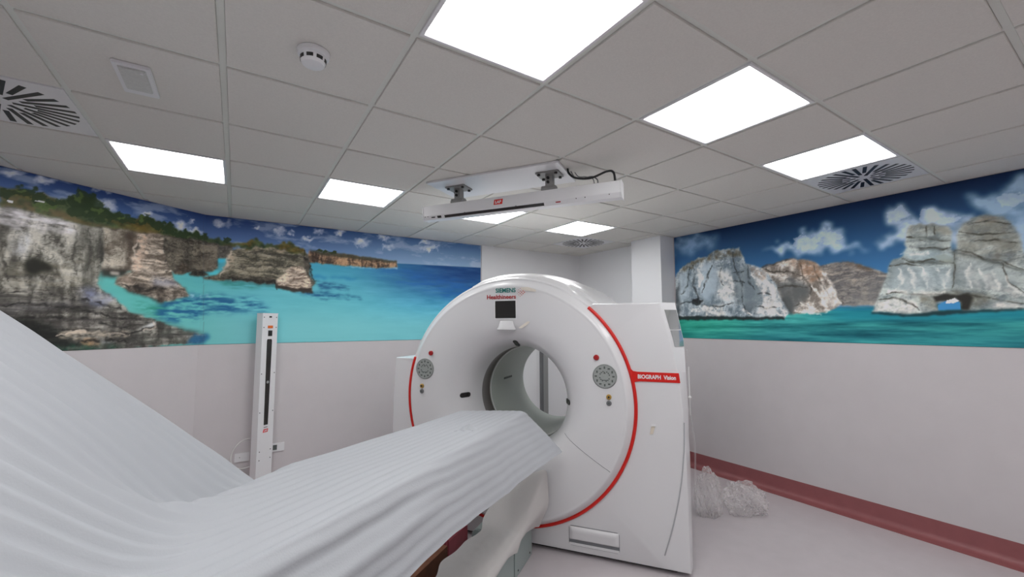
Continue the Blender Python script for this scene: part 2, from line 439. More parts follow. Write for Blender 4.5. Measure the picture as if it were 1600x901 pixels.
def paint_left(P):
    px, py, S, Z = P.px, P.py, P.S, P.Z
    hz = 411+(px-620)*.052
    t = np.clip((2.70-Z)/.42, 0, 1)[..., None]**.8
    u = sm(px, 350, 740)[..., None]
    P.c = (np.array([34., 56, 108])*(1-t)+np.array([108., 140, 186])*t)*(1-u)+(np.array([62., 96, 144])*(1-t)+np.array([148., 174, 196])*t)*u
    cl = fbm(S*5, Z*14, 4, 5); P.put(np.clip((cl-.52)*3.2, 0, .55), (176, 186, 202))
    P.blobs([(345, 349, 15, 6), (402, 354, 5, 3), (437, 361, 11, 8), (498, 361, 8, 6), (530, 362, 8, 6), (456, 364, 5, 4), (480, 372, 12, 4), (565, 379, 15, 7), (606, 385, 10, 6), (600, 371, 12, 4), (672, 388, 16, 5), (665, 377, 10, 4), (20, 269, 24, 6), (70, 282, 20, 6), (160, 318, 20, 10), (172, 325, 10, 8), (285, 352, 12, 9), (298, 343, 6, 5), (230, 334, 9, 4), (305, 360, 12, 4), (165, 297, 24, 4)], (214, 216, 222), .95, 7, 1, 1)
    sea = sm(py-hz, -.5, 1.0)
    d = py-hz; k1 = sm(d, 4, 60)[..., None]; right = sm(px, 500, 720)[..., None]
    c = np.array([62., 150, 176])*(1-k1)+np.array([92., 172, 182])*k1
    deep = np.array([26., 70, 122])*(1-sm(d, 12, 80)[..., None])+np.array([70., 156, 186])*sm(d, 12, 80)[..., None]
    c = c*(1-right)+deep*right
    n = fbm(S*4, Z*26, 6, 5)[..., None]; c = c+(n-.5)*np.array([46., 46, 40])*(.35+.65*right)
    c = c+(np.array([112., 180, 184])-c)*(sm(py, 465, 515)*.8)[..., None]
    gl = (1-sm(px, 210, 420))[..., None]*.55; c = c*(1-gl)+np.array([84., 168, 150])*gl
    P.put(sea, c)
    # darker reaches of water
    P.patch([(258, 470), (300, 460), (345, 460), (400, 465), (424, 485), (390, 488), (330, 489), (300, 498), (262, 502), (240, 490)], (24, 82, 128), .9, 8, 4, 1.6, 9, 40)
    P.patch([(205, 470), (262, 478), (252, 492), (222, 486)], (30, 120, 96), .7, 6, 4, 1.5, 12, 40)
    P.patch([(492, 440), (520, 441), (550, 449), (545, 453), (500, 451)], (26, 78, 120), .9, 4, 2, 1.2, 12, 50)
    P.patch([(455, 456), (510, 455), (560, 462), (568, 467), (520, 468), (480, 463)], (24, 82, 124), .95, 4, 2, 1, 12, 50)
    P.patch([(520, 431), (560, 434), (555, 438), (515, 435)], (40, 120, 165), .7, 4, 2)
    P.patch([(490, 428), (515, 432), (510, 437), (490, 434)], (40, 120, 165), .7, 4, 2)
    P.patch([(560, 421), (640, 420), (740, 440), (740, 470), (690, 462), (620, 440)], (24, 88, 158), .55, 10, 6, 1.6, 5, 40)
    P.patch([(330, 436), (430, 443), (430, 450), (350, 448)], (30, 110, 100), .6, 4, 3, 1, 10, 50)
    # far headland
    P.rock([(482, 391), (499, 394), (529, 396), (562, 400), (584, 404), (620, 409), (621, 418), (595, 419), (548, 415), (534, 415), (480, 409)], (176, 140, 108), (62, 48, 40), 2, 40, 45, .35, 2.0, 1)
    P.patch([(482, 389), (500, 393), (530, 395), (580, 402), (620, 408), (620, 411), (560, 405), (500, 398)], (58, 58, 44), .8, 2, 1)
    P.blobs([(498, 391, 5, 2.5), (508, 393, 6, 3), (520, 394, 6, 2.5)], (48, 60, 36))
    P.patch([(534, 415), (595, 419), (621, 418), (621, 420), (560, 418)], (205, 225, 230), .6, 2, 1)
    # middle distance cliffs
    P.rock([(338, 380), (366, 379), (360, 406), (338, 403)], (110, 104, 96), (66, 64, 60), 2, 40, 30, .5, 1.5, 2)
    P.patch([(338, 404), (356, 404), (352, 410), (338, 410)], (60, 176, 200), 1, 1, 1)
    P.patch([(330, 420), (348, 424), (342, 431), (326, 428)], (70, 185, 195), .9, 2, 1)
    veg(P, [(0, 290), (10, 294), (31, 291), (52, 305), (69, 302), (89, 312), (107, 309), (127, 303), (148, 311), (155, 325), (179, 330), (200, 341), (227, 338), (248, 345), (272, 357), (292, 360), (316, 365), (327, 372), (354, 374), (361, 378), (402, 377), (400, 388), (344, 384), (261, 373), (206, 368), (162, 360), (117, 352), (55, 340), (0, 330)])
    P.patch([(0, 302), (55, 318), (115, 336), (160, 350), (210, 358), (262, 366), (262, 371), (206, 364), (160, 356), (115, 348), (50, 334), (0, 325)], (112, 92, 64), .75, 5, 2, 1.4, 16)
    P.blobs([(10, 301, 14, 8), (38, 300, 16, 10), (62, 309, 14, 7), (88, 317, 18, 7), (127, 312, 20, 14), (142, 322, 18, 14), (120, 327, 14, 10), (155, 334, 20, 10), (180, 338, 14, 8), (200, 345, 12, 6), (226, 345, 14, 8), (244, 350, 14, 7), (262, 358, 14, 6), (285, 364, 16, 5), (310, 369, 14, 5), (357, 373, 4, 5)], (38, 54, 30), .85, 10)
    P.blobs([(34, 296, 8, 3), (122, 306, 9, 4), (150, 328, 8, 4), (224, 341, 7, 3), (75, 322, 16, 3), (60, 318, 10, 3), (188, 341, 8, 3)], (88, 108, 54), .6, 10)
    P.patch([(12, 312), (20, 313), (20, 317), (12, 316)], (205, 205, 205), 1, 0, 0); P.patch([(54, 312), (70, 315), (70, 317), (54, 314)], (190, 190, 188), 1, 1, 0)
    P.rock([(150, 354), (262, 368), (341, 381), (340, 412), (300, 424), (230, 424), (158, 422)], (78, 72, 64), (34, 31, 28), 2, 30, 26, .5, 1.3, 6)
    P.rock([(256, 368), (300, 374), (341, 381), (340, 419), (330, 424), (270, 427), (258, 405)], (122, 114, 100), (52, 48, 42), 3, 34, 26, .55, 1.7, 3)
    P.patch([(262, 405), (340, 403), (340, 420), (268, 424)], (48, 42, 36), .65, 4, 4, 1, 14)
    P.rock([(160, 354), (214, 362), (208, 400), (198, 424), (156, 424)], (178, 170, 156), (92, 84, 74), 3, 26, 30, .4, 1.6, 4)
    P.patch([(196, 362), (216, 364), (210, 400), (200, 424), (192, 424), (198, 392)], (60, 50, 42), .8, 4, 3, 1, 14)
    P.patch([(156, 420), (198, 420), (200, 432), (182, 434), (158, 433)], (40, 36, 32), .9, 3, 2)
    P.patch([(172, 423), (186, 424), (186, 430), (173, 429)], (180, 170, 160), .8, 2, 1)
    P.rock([(270, 427), (276, 419), (285, 412), (294, 416), (296, 426), (285, 429)], (140, 120, 100), (62, 54, 46), 3, 30, 30, .5, 1.8, 5)
    P.rock([(294, 429), (302, 422), (318, 423), (325, 429), (312, 431)], (84, 78, 66), (34, 32, 28), 3, 30, 30, .5, 1.8, 5)
    P.rock([(316, 432), (340, 430), (356, 434), (350, 439), (320, 436)], (120, 108, 90), (44, 40, 36), 2, 30, 30, .5, 1.8, 5)
    # big island with scrub on top
    P.rock([(360, 392), (386, 386), (405, 384), (424, 383), (444, 381), (468, 386), (478, 395), (482, 399), (485, 415), (482, 426), (493, 443), (488, 449), (430, 444), (356, 437), (336, 432), (349, 419), (356, 407)], (142, 134, 116), (70, 68, 58), 3, 52, 10, .8, 1.9, 0)
    P.patch([(360, 391), (376, 388), (366, 410), (352, 430), (336, 432), (349, 419)], (190, 172, 150), .65, 3, 3, 1.2, 30)
    P.patch([(386, 386), (420, 384), (452, 392), (440, 396), (400, 393)], (186, 168, 142), .7, 4, 2, 1.6, 26)
    P.patch([(352, 428), (430, 434), (433, 446), (356, 438), (338, 434)], (34, 30, 26), .85, 3, 3, .6, 20)
    P.patch([(470, 398), (484, 400), (484, 424), (494, 444), (484, 448), (478, 426)], (52, 46, 42), .75, 3, 3, .6, 20)
    veg(P, [(368, 388), (376, 382), (398, 381), (402, 372), (412, 380), (430, 383), (442, 378), (462, 381), (474, 391), (479, 397), (456, 396), (430, 386), (404, 385), (384, 388)], 3)
    P.rock([(455, 416), (471, 416), (478, 426), (485, 437), (488, 455), (457, 454), (430, 446), (433, 436), (444, 428)], (212, 196, 176), (112, 96, 84), 2, 70, 12, .75, 2.0, 1)
    P.patch([(430, 443), (457, 450), (488, 450), (488, 457), (457, 456), (430, 448)], (40, 34, 30), .9, 3, 1)
    # sea stack
    P.rock([(215, 363), (258, 367), (256, 388), (272, 436), (298, 462), (255, 472), (206, 455), (178, 444), (184, 434), (203, 425), (206, 405), (203, 401), (217, 388)], (190, 176, 160), (100, 90, 80), 3, 62, 10, .78, 2.0, 2)
    P.patch([(215, 363), (236, 366), (228, 390), (222, 420), (200, 436), (184, 436), (205, 424), (206, 403)], (212, 182, 160), .6, 5, 3, 1.6, 30)
    P.patch([(178, 442), (205, 448), (222, 440), (252, 446), (286, 450), (300, 462), (255, 474), (206, 458)], (38, 32, 28), .92, 5, 2, .8, 18)
    P.patch([(240, 432), (270, 436), (280, 447), (240, 446)], (120, 124, 146), .55, 3, 3)
    P.patch([(182, 434), (200, 432), (208, 444), (192, 446)], (158, 140, 126), .8, 4, 2, 1, 30)
    P.patch([(296, 459), (322, 462), (330, 466), (300, 466)], (215, 225, 230), .5, 4, 2, 1.5, 20)
    # near cliff
    F = [(-90, 302), (0, 322), (30, 325), (117, 348), (158, 357), (163, 364), (160, 415), (151, 443), (165, 456), (186, 470), (203, 487), (237, 498), (256, 505), (290, 517), (324, 524), (318, 532), (296, 537), (172, 546), (60, 552), (-90, 560)]
    P.rock(F, (178, 174, 164), (70, 68, 62), 4, 10, 26, .35, 2.2, 1)
    P.patch([(0, 388), (150, 402), (150, 450), (0, 462)], (132, 126, 110), .45, 8, 8, 1.6, 8, 40)
    P.patch([(117, 348), (163, 360), (160, 415), (152, 442), (126, 452), (120, 405)], (62, 62, 56), .72, 4, 4, .9, 30, 8)
    P.patch([(-60, 315), (0, 322), (117, 348), (116, 366), (60, 360), (0, 351), (-60, 340)], (216, 212, 216), .92, 6, 2, .8, 14, 60)
    P.patch([(26, 362), (52, 366), (40, 390), (20, 402)], (206, 208, 214), .8, 8, 4, 1.2, 26, 10)
    P.patch([(0, 352), (26, 356), (20, 386), (0, 395)], (62, 60, 54), .75, 6, 4, 1, 26, 12)
    P.patch([(34, 412), (46, 402), (60, 405), (70, 410), (84, 416), (82, 425), (62, 422), (54, 430), (40, 424)], (26, 26, 20), .95, 5, 2)
    P.patch([(-60, 450), (90, 452), (150, 462), (200, 486), (262, 505), (324, 524), (316, 533), (60, 553), (-60, 560)], (44, 42, 40), .86, 5, 4, .9, 6, 46)
    P.patch([(122, 453), (150, 448), (186, 471), (150, 478), (126, 470)], (124, 132, 164), .8, 5, 4, 1, 14)
    P.patch([(60, 500), (150, 492), (204, 490), (238, 500), (150, 508), (90, 512)], (104, 98, 96), .5, 4, 3, 1.6, 6, 60)
    P.patch([(0, 475), (110, 470), (120, 478), (0, 490)], (86, 84, 88), .5, 4, 3, 1.6, 6, 60)
    P.patch([(0, 494), (80, 505), (120, 540), (60, 552), (-60, 556), (-60, 490)], (16, 18, 16), .85, 6, 4)
    P.patch([(40, 544), (120, 538), (200, 542), (60, 553)], (20, 88, 62), .75, 4, 3, 1.2, 12)
    P.patch([(90, 522), (112, 515), (150, 516), (206, 517), (204, 525), (160, 530), (128, 530), (96, 530)], (164, 152, 136), .9, 4, 1, 1.6, 26, 40)
    P.patch([(118, 532), (134, 527), (152, 530), (158, 538), (140, 541)], (170, 138, 104), .85, 3, 1, 1.2, 30)
    P.patch([(158, 530), (182, 533), (170, 538), (158, 537)], (210, 218, 226), .7, 3, 1, 1, 30)
    P.patch([(200, 518), (262, 506), (324, 523), (316, 532), (210, 540)], (78, 80, 74), .55, 4, 3, 1.6, 20)
    P.patch([(214, 514), (236, 504), (244, 501), (242, 508)], (222, 222, 222), .8, 2, 1)
    P.patch([(300, 524), (326, 520), (330, 526), (318, 534), (290, 538)], (26, 92, 140), .75, 5, 2)
    q = lambda L: [[(x/2.105, 250+y/2.105) for x, y in l] for l in L]
    P.stroke(q([[(0, 480), (120, 470), (260, 490), (380, 520), (480, 530)], [(0, 520), (140, 515), (300, 525), (420, 555)], [(200, 560), (320, 560), (420, 570), (500, 545)], [(250, 600), (340, 590), (420, 600)], [(0, 440), (100, 435), (200, 450), (330, 470), (400, 490)], [(560, 420), (470, 425), (400, 410)], [(720, 385), (820, 395), (900, 400), (910, 420)], [(1000, 300), (1020, 350), (1035, 400)]]), (26, 25, 24), 1.8, .75, 5)
    P.stroke(q([[(245, 215), (250, 270), (240, 330), (262, 400)], [(290, 225), (300, 300), (290, 360)], [(330, 250), (335, 330)], [(20, 260), (10, 330), (30, 400)], [(150, 250), (140, 300)], [(560, 260), (640, 262), (710, 275)], [(545, 300), (550, 350), (580, 360)], [(770, 310), (860, 300), (980, 320)], [(740, 350), (860, 345), (960, 350)]]), (46, 44, 40), 2.0, .6, 5)
    P.stroke(q([[(455, 260), (440, 300), (460, 340), (430, 380)], [(480, 300), (540, 305)], [(470, 330), (550, 336)], [(455, 360), (560, 366)], [(440, 385), (560, 392)], [(930, 365), (1000, 362)], [(925, 385), (1005, 382)], [(915, 405), (1010, 402)], [(760, 300), (745, 345), (725, 375)], [(190, 580), (260, 565), (350, 568), (430, 572)], [(500, 530), (515, 545), (470, 560)]]), (206, 192, 176), 1.8, .7, 5)
    # print seam
    P.put((np.abs(px-318) < .5)*.25, (60, 70, 80))

def paint_right(P):
    px, py, S, Z = P.px, P.py, P.S, P.Z
    top = 368-(px-1055)*.192; t = np.clip((py-top)/(470-top), 0, 1)[..., None]
    t = t**.75
    P.c = np.array([2., 28, 62])*(1-t)+np.array([74., 138, 190])*t
    P.put(sm(px, 1500, 1620)*.25*sm(py, 300, 420), (130, 175, 210))
    P.cloud([(1055, 372), (1085, 366), (1120, 368), (1128, 376), (1100, 385), (1075, 398), (1058, 398)], (150, 178, 206), .75, 6)
    P.cloud([(1190, 391), (1219, 383), (1246, 383), (1258, 360), (1267, 358), (1274, 367), (1281, 358), (1298, 350), (1312, 356), (1318, 374), (1345, 384), (1358, 390), (1300, 392), (1250, 397)], (178, 200, 220), 1.0, 3)
    P.cloud([(1379, 339), (1384, 322), (1403, 318), (1419, 326), (1427, 336), (1438, 346), (1444, 328), (1455, 321), (1479, 328), (1493, 336), (1520, 332), (1530, 390), (1413, 380), (1386, 384), (1362, 383), (1396, 368), (1403, 357), (1393, 348)], (184, 202, 220), 1.0, 3)
    P.cloud([(1509, 305), (1520, 300), (1534, 307), (1568, 300), (1575, 286), (1585, 275), (1660, 260), (1660, 345), (1541, 338), (1524, 319)], (150, 180, 205), 1.0, 4)
    P.cloud([(1560, 340), (1660, 330), (1660, 400), (1590, 395)], (170, 195, 218), .9, 6)
    P.blobs([(1260, 380, 26, 8), (1298, 370, 16, 12), (1402, 334, 17, 10), (1450, 340, 16, 12), (1480, 344, 18, 9), (1425, 362, 18, 8), (1580, 310, 26, 10)], (200, 214, 228), .5, 12)
    d = (1.775-Z)*180; n = fbm(S*3.2, Z*34, 6, 5)[..., None]; n2 = fbm(S*1.6, Z*7, 2, 3)[..., None]
    c = np.array([40., 126, 128])+(n-.45)*np.array([90., 130, 110])+(n2-.45)*np.array([70., 110, 90])
    left = (1-sm(px, 1080, 1230))[..., None]*.6; c = c*(1-left)+(np.array([36., 150, 118])+(n-.5)*70)*left
    c = c*(1-(sm(d, 30, 62)*.35)[..., None])+np.array([10., 76, 100])*(sm(d, 30, 62)*.35)[..., None]
    band = (sm(d, 2, 5)*(1-sm(d, 16, 28))*.7*sm(px, 1240, 1330))[..., None]
    c = c*(1-band)+np.array([24., 132, 150])*band
    c = np.where(d[..., None] < 6, c*.85+np.array([0, 10., 26]), c)
    P.put(sm(d, -.5, .8), c)
    P.patch([(1300, 470), (1372, 470), (1366, 480), (1300, 481)], (70, 118, 150), .5, 1, 1)
    # rock 3 (middle distance)
    P.rock([(1278, 416), (1300, 411), (1324, 409), (1345, 414), (1365, 420), (1388, 427), (1384, 456), (1375, 477), (1314, 478), (1300, 450)], (168, 158, 146), (98, 96, 96), 2, 46, 18, .65, 1.8, 3)
    P.patch([(1304, 440), (1380, 430), (1380, 476), (1316, 478)], (104, 106, 108), .6, 5, 5, .8, 14)
    P.patch([(1300, 410), (1326, 408), (1368, 420), (1360, 423), (1322, 413)], (88, 70, 54), .75, 3, 2, .8, 30)
    # rock 2
    P.rock([(1186, 421), (1212, 410), (1233, 405), (1253, 404), (1274, 410), (1284, 418), (1298, 443), (1316, 474), (1308, 480), (1295, 487), (1240, 490), (1219, 470)], (222, 214, 204), (120, 112, 104), 3, 26, 28, .4, 2.2, 1)
    P.patch([(1200, 440), (1232, 428), (1256, 440), (1266, 455), (1240, 470), (1236, 488), (1222, 478)], (88, 92, 94), .8, 6, 3, .8, 18)
    P.patch([(1218, 468), (1232, 462), (1240, 474), (1238, 489), (1226, 488)], (44, 46, 48), .85, 4, 2)
    P.patch([(1210, 412), (1240, 404), (1262, 406), (1282, 416), (1288, 432), (1270, 438), (1254, 420), (1230, 410)], (146, 116, 92), .65, 5, 3, 1.4, 22)
    P.patch([(1240, 404), (1200, 415), (1186, 421), (1192, 416), (1226, 405)], (70, 54, 40), .8, 3, 1)
    P.patch([(1282, 440), (1298, 452), (1314, 474), (1300, 480), (1288, 462)], (236, 232, 226), .8, 4, 2, 1, 24)
    # rock 1
    P.rock([(1050, 440), (1062, 422), (1074, 412), (1092, 403), (1105, 401), (1112, 394), (1129, 388), (1147, 388), (1155, 385), (1160, 400), (1167, 412), (1178, 413), (1188, 419), (1202, 429), (1212, 446), (1222, 467), (1234, 487), (1227, 497), (1178, 498), (1136, 496), (1050, 497)], (196, 204, 206), (104, 118, 128), 3, 14, 26, .35, 2.0, 2)
    P.patch([(1088, 420), (1098, 412), (1105, 425), (1094, 444), (1090, 436)], (226, 222, 216), .85, 4, 2, 1.2, 40)
    P.patch([(1118, 425), (1132, 420), (1146, 436), (1150, 460), (1140, 472), (1122, 462), (1126, 445)], (228, 222, 214), .8, 5, 2, 1.2, 30)
    P.patch([(1100, 480), (1130, 474), (1134, 494), (1100, 496)], (226, 220, 212), .8, 5, 2, 1.2, 30)
    P.patch([(1180, 440), (1196, 432), (1212, 452), (1232, 487), (1200, 494), (1182, 490), (1194, 470)], (228, 220, 212), .85, 5, 2, 1.4, 26)
    P.patch([(1098, 416), (1114, 410), (1120, 440), (1112, 470), (1098, 470), (1102, 440)], (140, 158, 170), .7, 6, 3, .8, 20)
    P.patch([(1080, 468), (1092, 464), (1098, 470), (1094, 476), (1082, 476)], (26, 28, 30), .95, 3, 1)
    P.patch([(1146, 430), (1154, 450), (1160, 470), (1150, 478), (1144, 460)], (70, 80, 86), .7, 5, 3, .8, 20)
    P.patch([(1160, 474), (1180, 470), (1182, 490), (1168, 488)], (60, 66, 70), .7, 5, 3, .8, 20)
    P.patch([(1062, 424), (1074, 411), (1105, 400), (1114, 393), (1148, 387), (1157, 388), (1160, 402), (1146, 400), (1120, 404), (1096, 410), (1070, 424)], (84, 76, 58), .8, 5, 2, 1, 22)
    P.patch([(1166, 412), (1186, 419), (1200, 430), (1192, 440), (1176, 430)], (132, 104, 84), .6, 5, 3, 1.2, 22)
    P.patch([(1056, 494), (1130, 494), (1226, 495), (1226, 499), (1056, 500)], (22, 30, 30), .9, 2, 1)
    P.patch([(1056, 450), (1062, 440), (1064, 490), (1056, 495)], (50, 54, 58), .6, 4, 2)
    # rock 4, double stack with an arch
    R4 = [(1362, 487), (1372, 463), (1383, 436), (1389, 415), (1396, 403), (1410, 401), (1415, 388), (1414, 370), (1420, 355), (1438, 349), (1458, 349), (1482, 355), (1487, 364), (1486, 388), (1491, 394), (1496, 388), (1496, 364), (1506, 350), (1520, 339), (1541, 336), (1568, 338), (1586, 357), (1592, 370), (1602, 394), (1680, 410), (1680, 482), (1548, 484), (1503, 487), (1501, 474), (1493, 465), (1479, 469), (1465, 475), (1465, 487), (1420, 492)]
    P.rock(R4, (188, 196, 190), (112, 122, 124), 3, 30, 22, .5, 1.9, 0)
    P.patch([(1496, 364), (1506, 350), (1541, 336), (1568, 338), (1590, 364), (1600, 400), (1570, 420), (1530, 405), (1500, 400)], (104, 100, 90), .62, 5, 4, .9, 24, 30)
    P.patch([(1516, 345), (1541, 338), (1570, 341), (1578, 352), (1540, 350)], (150, 132, 110), .6, 4, 2, 1.2, 16, 60)
    P.patch([(1420, 355), (1440, 350), (1482, 356), (1486, 368), (1450, 362), (1420, 366)], (140, 134, 116), .65, 4, 2, 1, 18, 50)
    for q in ([(1414, 370), (1440, 368), (1486, 376), (1486, 378), (1440, 371)], [(1434, 387), (1452, 386), (1486, 388), (1470, 391), (1436, 390)], [(1410, 404), (1440, 409), (1452, 404), (1470, 409), (1488, 411), (1470, 413), (1440, 412)], [(1496, 394), (1530, 402), (1560, 410), (1600, 422), (1598, 425), (1540, 408)]): P.patch(q, (50, 54, 50), .8, 3, 1)
    P.patch([(1460, 400), (1476, 397), (1488, 402), (1488, 410), (1470, 408)], (120, 116, 90), .7, 3, 1)
    for q in ([(1410, 430), (1416, 426), (1424, 446), (1418, 450)], [(1424, 432), (1432, 428), (1440, 452), (1432, 454)], [(1448, 430), (1456, 432), (1462, 450), (1454, 452)], [(1474, 440), (1484, 432), (1488, 440), (1478, 452)], [(1512, 424), (1522, 420), (1534, 448), (1526, 452)], [(1536, 426), (1546, 424), (1556, 450), (1546, 452)], [(1560, 440), (1580, 452), (1604, 462), (1580, 462)], [(1382, 452), (1420, 450), (1468, 456), (1440, 460), (1396, 458)], [(1368, 472), (1400, 462), (1430, 470), (1436, 486), (1400, 488), (1366, 488)], [(1540, 474), (1570, 470), (1600, 476), (1560, 482)]):
        P.patch(q, (226, 220, 212), .75, 4, 2, 1.2, 26)
    P.patch([(1396, 404), (1412, 404), (1400, 430), (1388, 450), (1384, 440)], (120, 130, 130), .6, 4, 2)
    P.patch([(1430, 462), (1470, 456), (1492, 448), (1500, 450), (1560, 462), (1540, 474), (1506, 484), (1501, 474), (1493, 464), (1470, 472), (1466, 486), (1440, 478)], (92, 86, 70), .62, 4, 3, .8, 22)
    P.patch([(1456, 464), (1478, 458), (1494, 460), (1514, 458), (1520, 466), (1514, 484), (1501, 484), (1501, 472), (1492, 464), (1478, 469), (1462, 472)], (34, 32, 28), .92, 3, 1)
    P.patch([(1487, 388), (1496, 388), (1494, 440), (1488, 450)], (70, 72, 66), .7, 3, 2)
    P.patch([(1478, 470), (1492, 465), (1500, 473), (1501, 484), (1466, 484), (1466, 477)], (58, 130, 180), 1, 1, 0)
    P.patch([(1479, 469), (1492, 465), (1498, 470), (1490, 473), (1478, 473)], (210, 214, 218), 1, 1, 0)
    q = lambda L: [[(1040+x/2.857, 250+y/2.857) for x, y in l] for l in L]
    ink = (48, 54, 56)
    # facets and cracks of the left rock
    P.patch(q([[(310, 500), (365, 470), (430, 580), (425, 650), (370, 665), (330, 640), (318, 570)]])[0], (112, 124, 130), .75, 4, 3)
    P.patch(q([[(150, 480), (200, 460), (235, 520), (225, 590), (170, 630), (150, 570)]])[0], (176, 190, 198), .7, 4, 4)
    P.patch(q([[(55, 520), (100, 500), (115, 560), (100, 620), (62, 640)]])[0], (168, 182, 190), .65, 4, 4)
    P.patch(q([[(225, 480), (290, 490), (310, 560), (300, 620), (250, 640), (228, 600), (245, 560)]])[0], (206, 208, 206), .6, 4, 3, 1.2, 34)
    P.stroke(q([[(122, 470), (132, 520), (122, 560), (146, 605), (150, 645)], [(108, 480), (98, 560), (72, 600)], [(298, 410), (308, 480), (326, 520), (340, 560), (342, 640), (375, 690)], [(205, 470), (180, 540), (165, 590)], [(250, 470), (240, 520), (256, 560)], [(365, 470), (372, 540), (400, 580)], [(60, 640), (120, 632), (160, 650), (250, 655), (300, 640)], [(300, 505), (350, 495)], [(300, 540), (352, 545)], [(410, 600), (440, 590), (470, 600)], [(400, 650), (450, 660), (500, 655)]]), ink, 1.3, .8)
    P.stroke(q([[(380, 500), (410, 545), (440, 600)], [(410, 490), (450, 545), (500, 630), (540, 690)], [(430, 640), (470, 680), (520, 695)], [(250, 500), (290, 530), (300, 580)], [(235, 590), (280, 575), (305, 590)], [(120, 670), (180, 660), (240, 690)], [(150, 500), (160, 530), (150, 560)], [(345, 665), (380, 690)]]), (236, 230, 222), 2.6, .85, 6)
    # second rock
    P.patch(q([[(498, 560), (560, 545), (640, 560), (640, 610), (590, 650), (565, 690), (535, 640)]])[0], (92, 96, 96), .75, 5, 3)
    P.stroke(q([[(430, 480), (480, 500), (540, 495), (620, 520)], [(600, 450), (615, 520), (650, 570), (640, 610)], [(660, 470), (690, 540), (730, 600)], [(500, 570), (560, 560), (630, 570)], [(570, 650), (600, 640), (640, 650)], [(760, 590), (790, 640)]]), (60, 56, 50), 1.3, .75)
    P.stroke(q([[(450, 500), (500, 520), (560, 520)], [(600, 640), (650, 660), (720, 680)], [(650, 560), (690, 610), (720, 650)], [(700, 500), (740, 560), (780, 640)], [(580, 670), (640, 680), (700, 684)], [(640, 600), (660, 640)]]), (240, 234, 226), 2.4, .8, 4)
    P.patch(q([[(590, 450), (650, 455), (690, 490), (680, 540), (640, 540), (610, 500)]])[0], (150, 112, 86), .6, 5, 3, 1.3, 30)
    # double stack
    P.patch(q([[(1085, 300), (1150, 290), (1270, 305), (1275, 385), (1200, 390), (1130, 392), (1075, 380), (1078, 345)]])[0], (150, 160, 156), .55, 4, 4, 1, 12, 30)
    P.patch(q([[(1060, 405), (1190, 402), (1285, 420), (1285, 455), (1190, 450), (1140, 452), (1062, 440)]])[0], (160, 180, 184), .65, 4, 3)
    P.patch(q([[(1010, 470), (1280, 470), (1290, 570), (1150, 580), (990, 580)]])[0], (158, 174, 178), .6, 5, 4)
    P.patch(q([[(1305, 310), (1360, 260), (1500, 255), (1560, 320), (1590, 400), (1440, 420), (1300, 400)]])[0], (134, 134, 122), .55, 5, 4, 1, 10, 34)
    P.patch(q([[(1295, 440), (1420, 450), (1600, 500), (1600, 560), (1440, 570), (1320, 580), (1290, 520)]])[0], (150, 160, 160), .55, 5, 4)
    P.stroke(q([[(1072, 346), (1090, 342), (1140, 355), (1270, 362)], [(1130, 392), (1180, 388), (1240, 398), (1275, 390)], [(1055, 440), (1090, 455), (1150, 452), (1190, 440), (1230, 452), (1290, 460)], [(1160, 290), (1165, 340)], [(1200, 295), (1205, 350)], [(1290, 400), (1360, 410), (1420, 440), (1500, 450), (1600, 490)], [(1287, 405), (1290, 480), (1280, 570)], [(1310, 320), (1420, 330), (1540, 325)], [(1360, 280), (1450, 272), (1540, 285)], [(1380, 360), (1470, 355), (1570, 370)], [(985, 595), (1060, 590), (1150, 600), (1230, 596)], [(1000, 470), (1060, 462), (1140, 470)], [(950, 620), (1020, 615), (1100, 640), (1130, 670)], [(1330, 600), (1420, 610), (1500, 625), (1600, 640)], [(1500, 460), (1530, 540), (1600, 590)]]), (62, 62, 54), 1.3, .85)
    P.stroke(q([[(1040, 480), (1055, 530), (1040, 575)], [(1085, 480), (1110, 530), (1105, 575)], [(1140, 475), (1165, 530), (1170, 570)], [(1210, 490), (1240, 530), (1245, 570)], [(1265, 480), (1250, 530)], [(1355, 470), (1350, 530), (1365, 575)], [(1400, 480), (1420, 540), (1440, 580)], [(1450, 490), (1480, 550), (1520, 600)], [(1520, 520), (1560, 580), (1600, 610)], [(1000, 588), (1080, 582), (1180, 594), (1240, 590)], [(960, 640), (1020, 630), (1090, 660)], [(950, 670), (1020, 660), (1110, 680)], [(1480, 640), (1540, 645), (1600, 655)], [(1040, 420), (1120, 412), (1180, 420)]]), (226, 224, 218), 3.2, .62, 7)
    P.patch([(1362, 487), (1420, 491), (1466, 485), (1503, 485), (1600, 481), (1600, 484), (1420, 495), (1362, 490)], (18, 40, 44), .85, 2, 1)

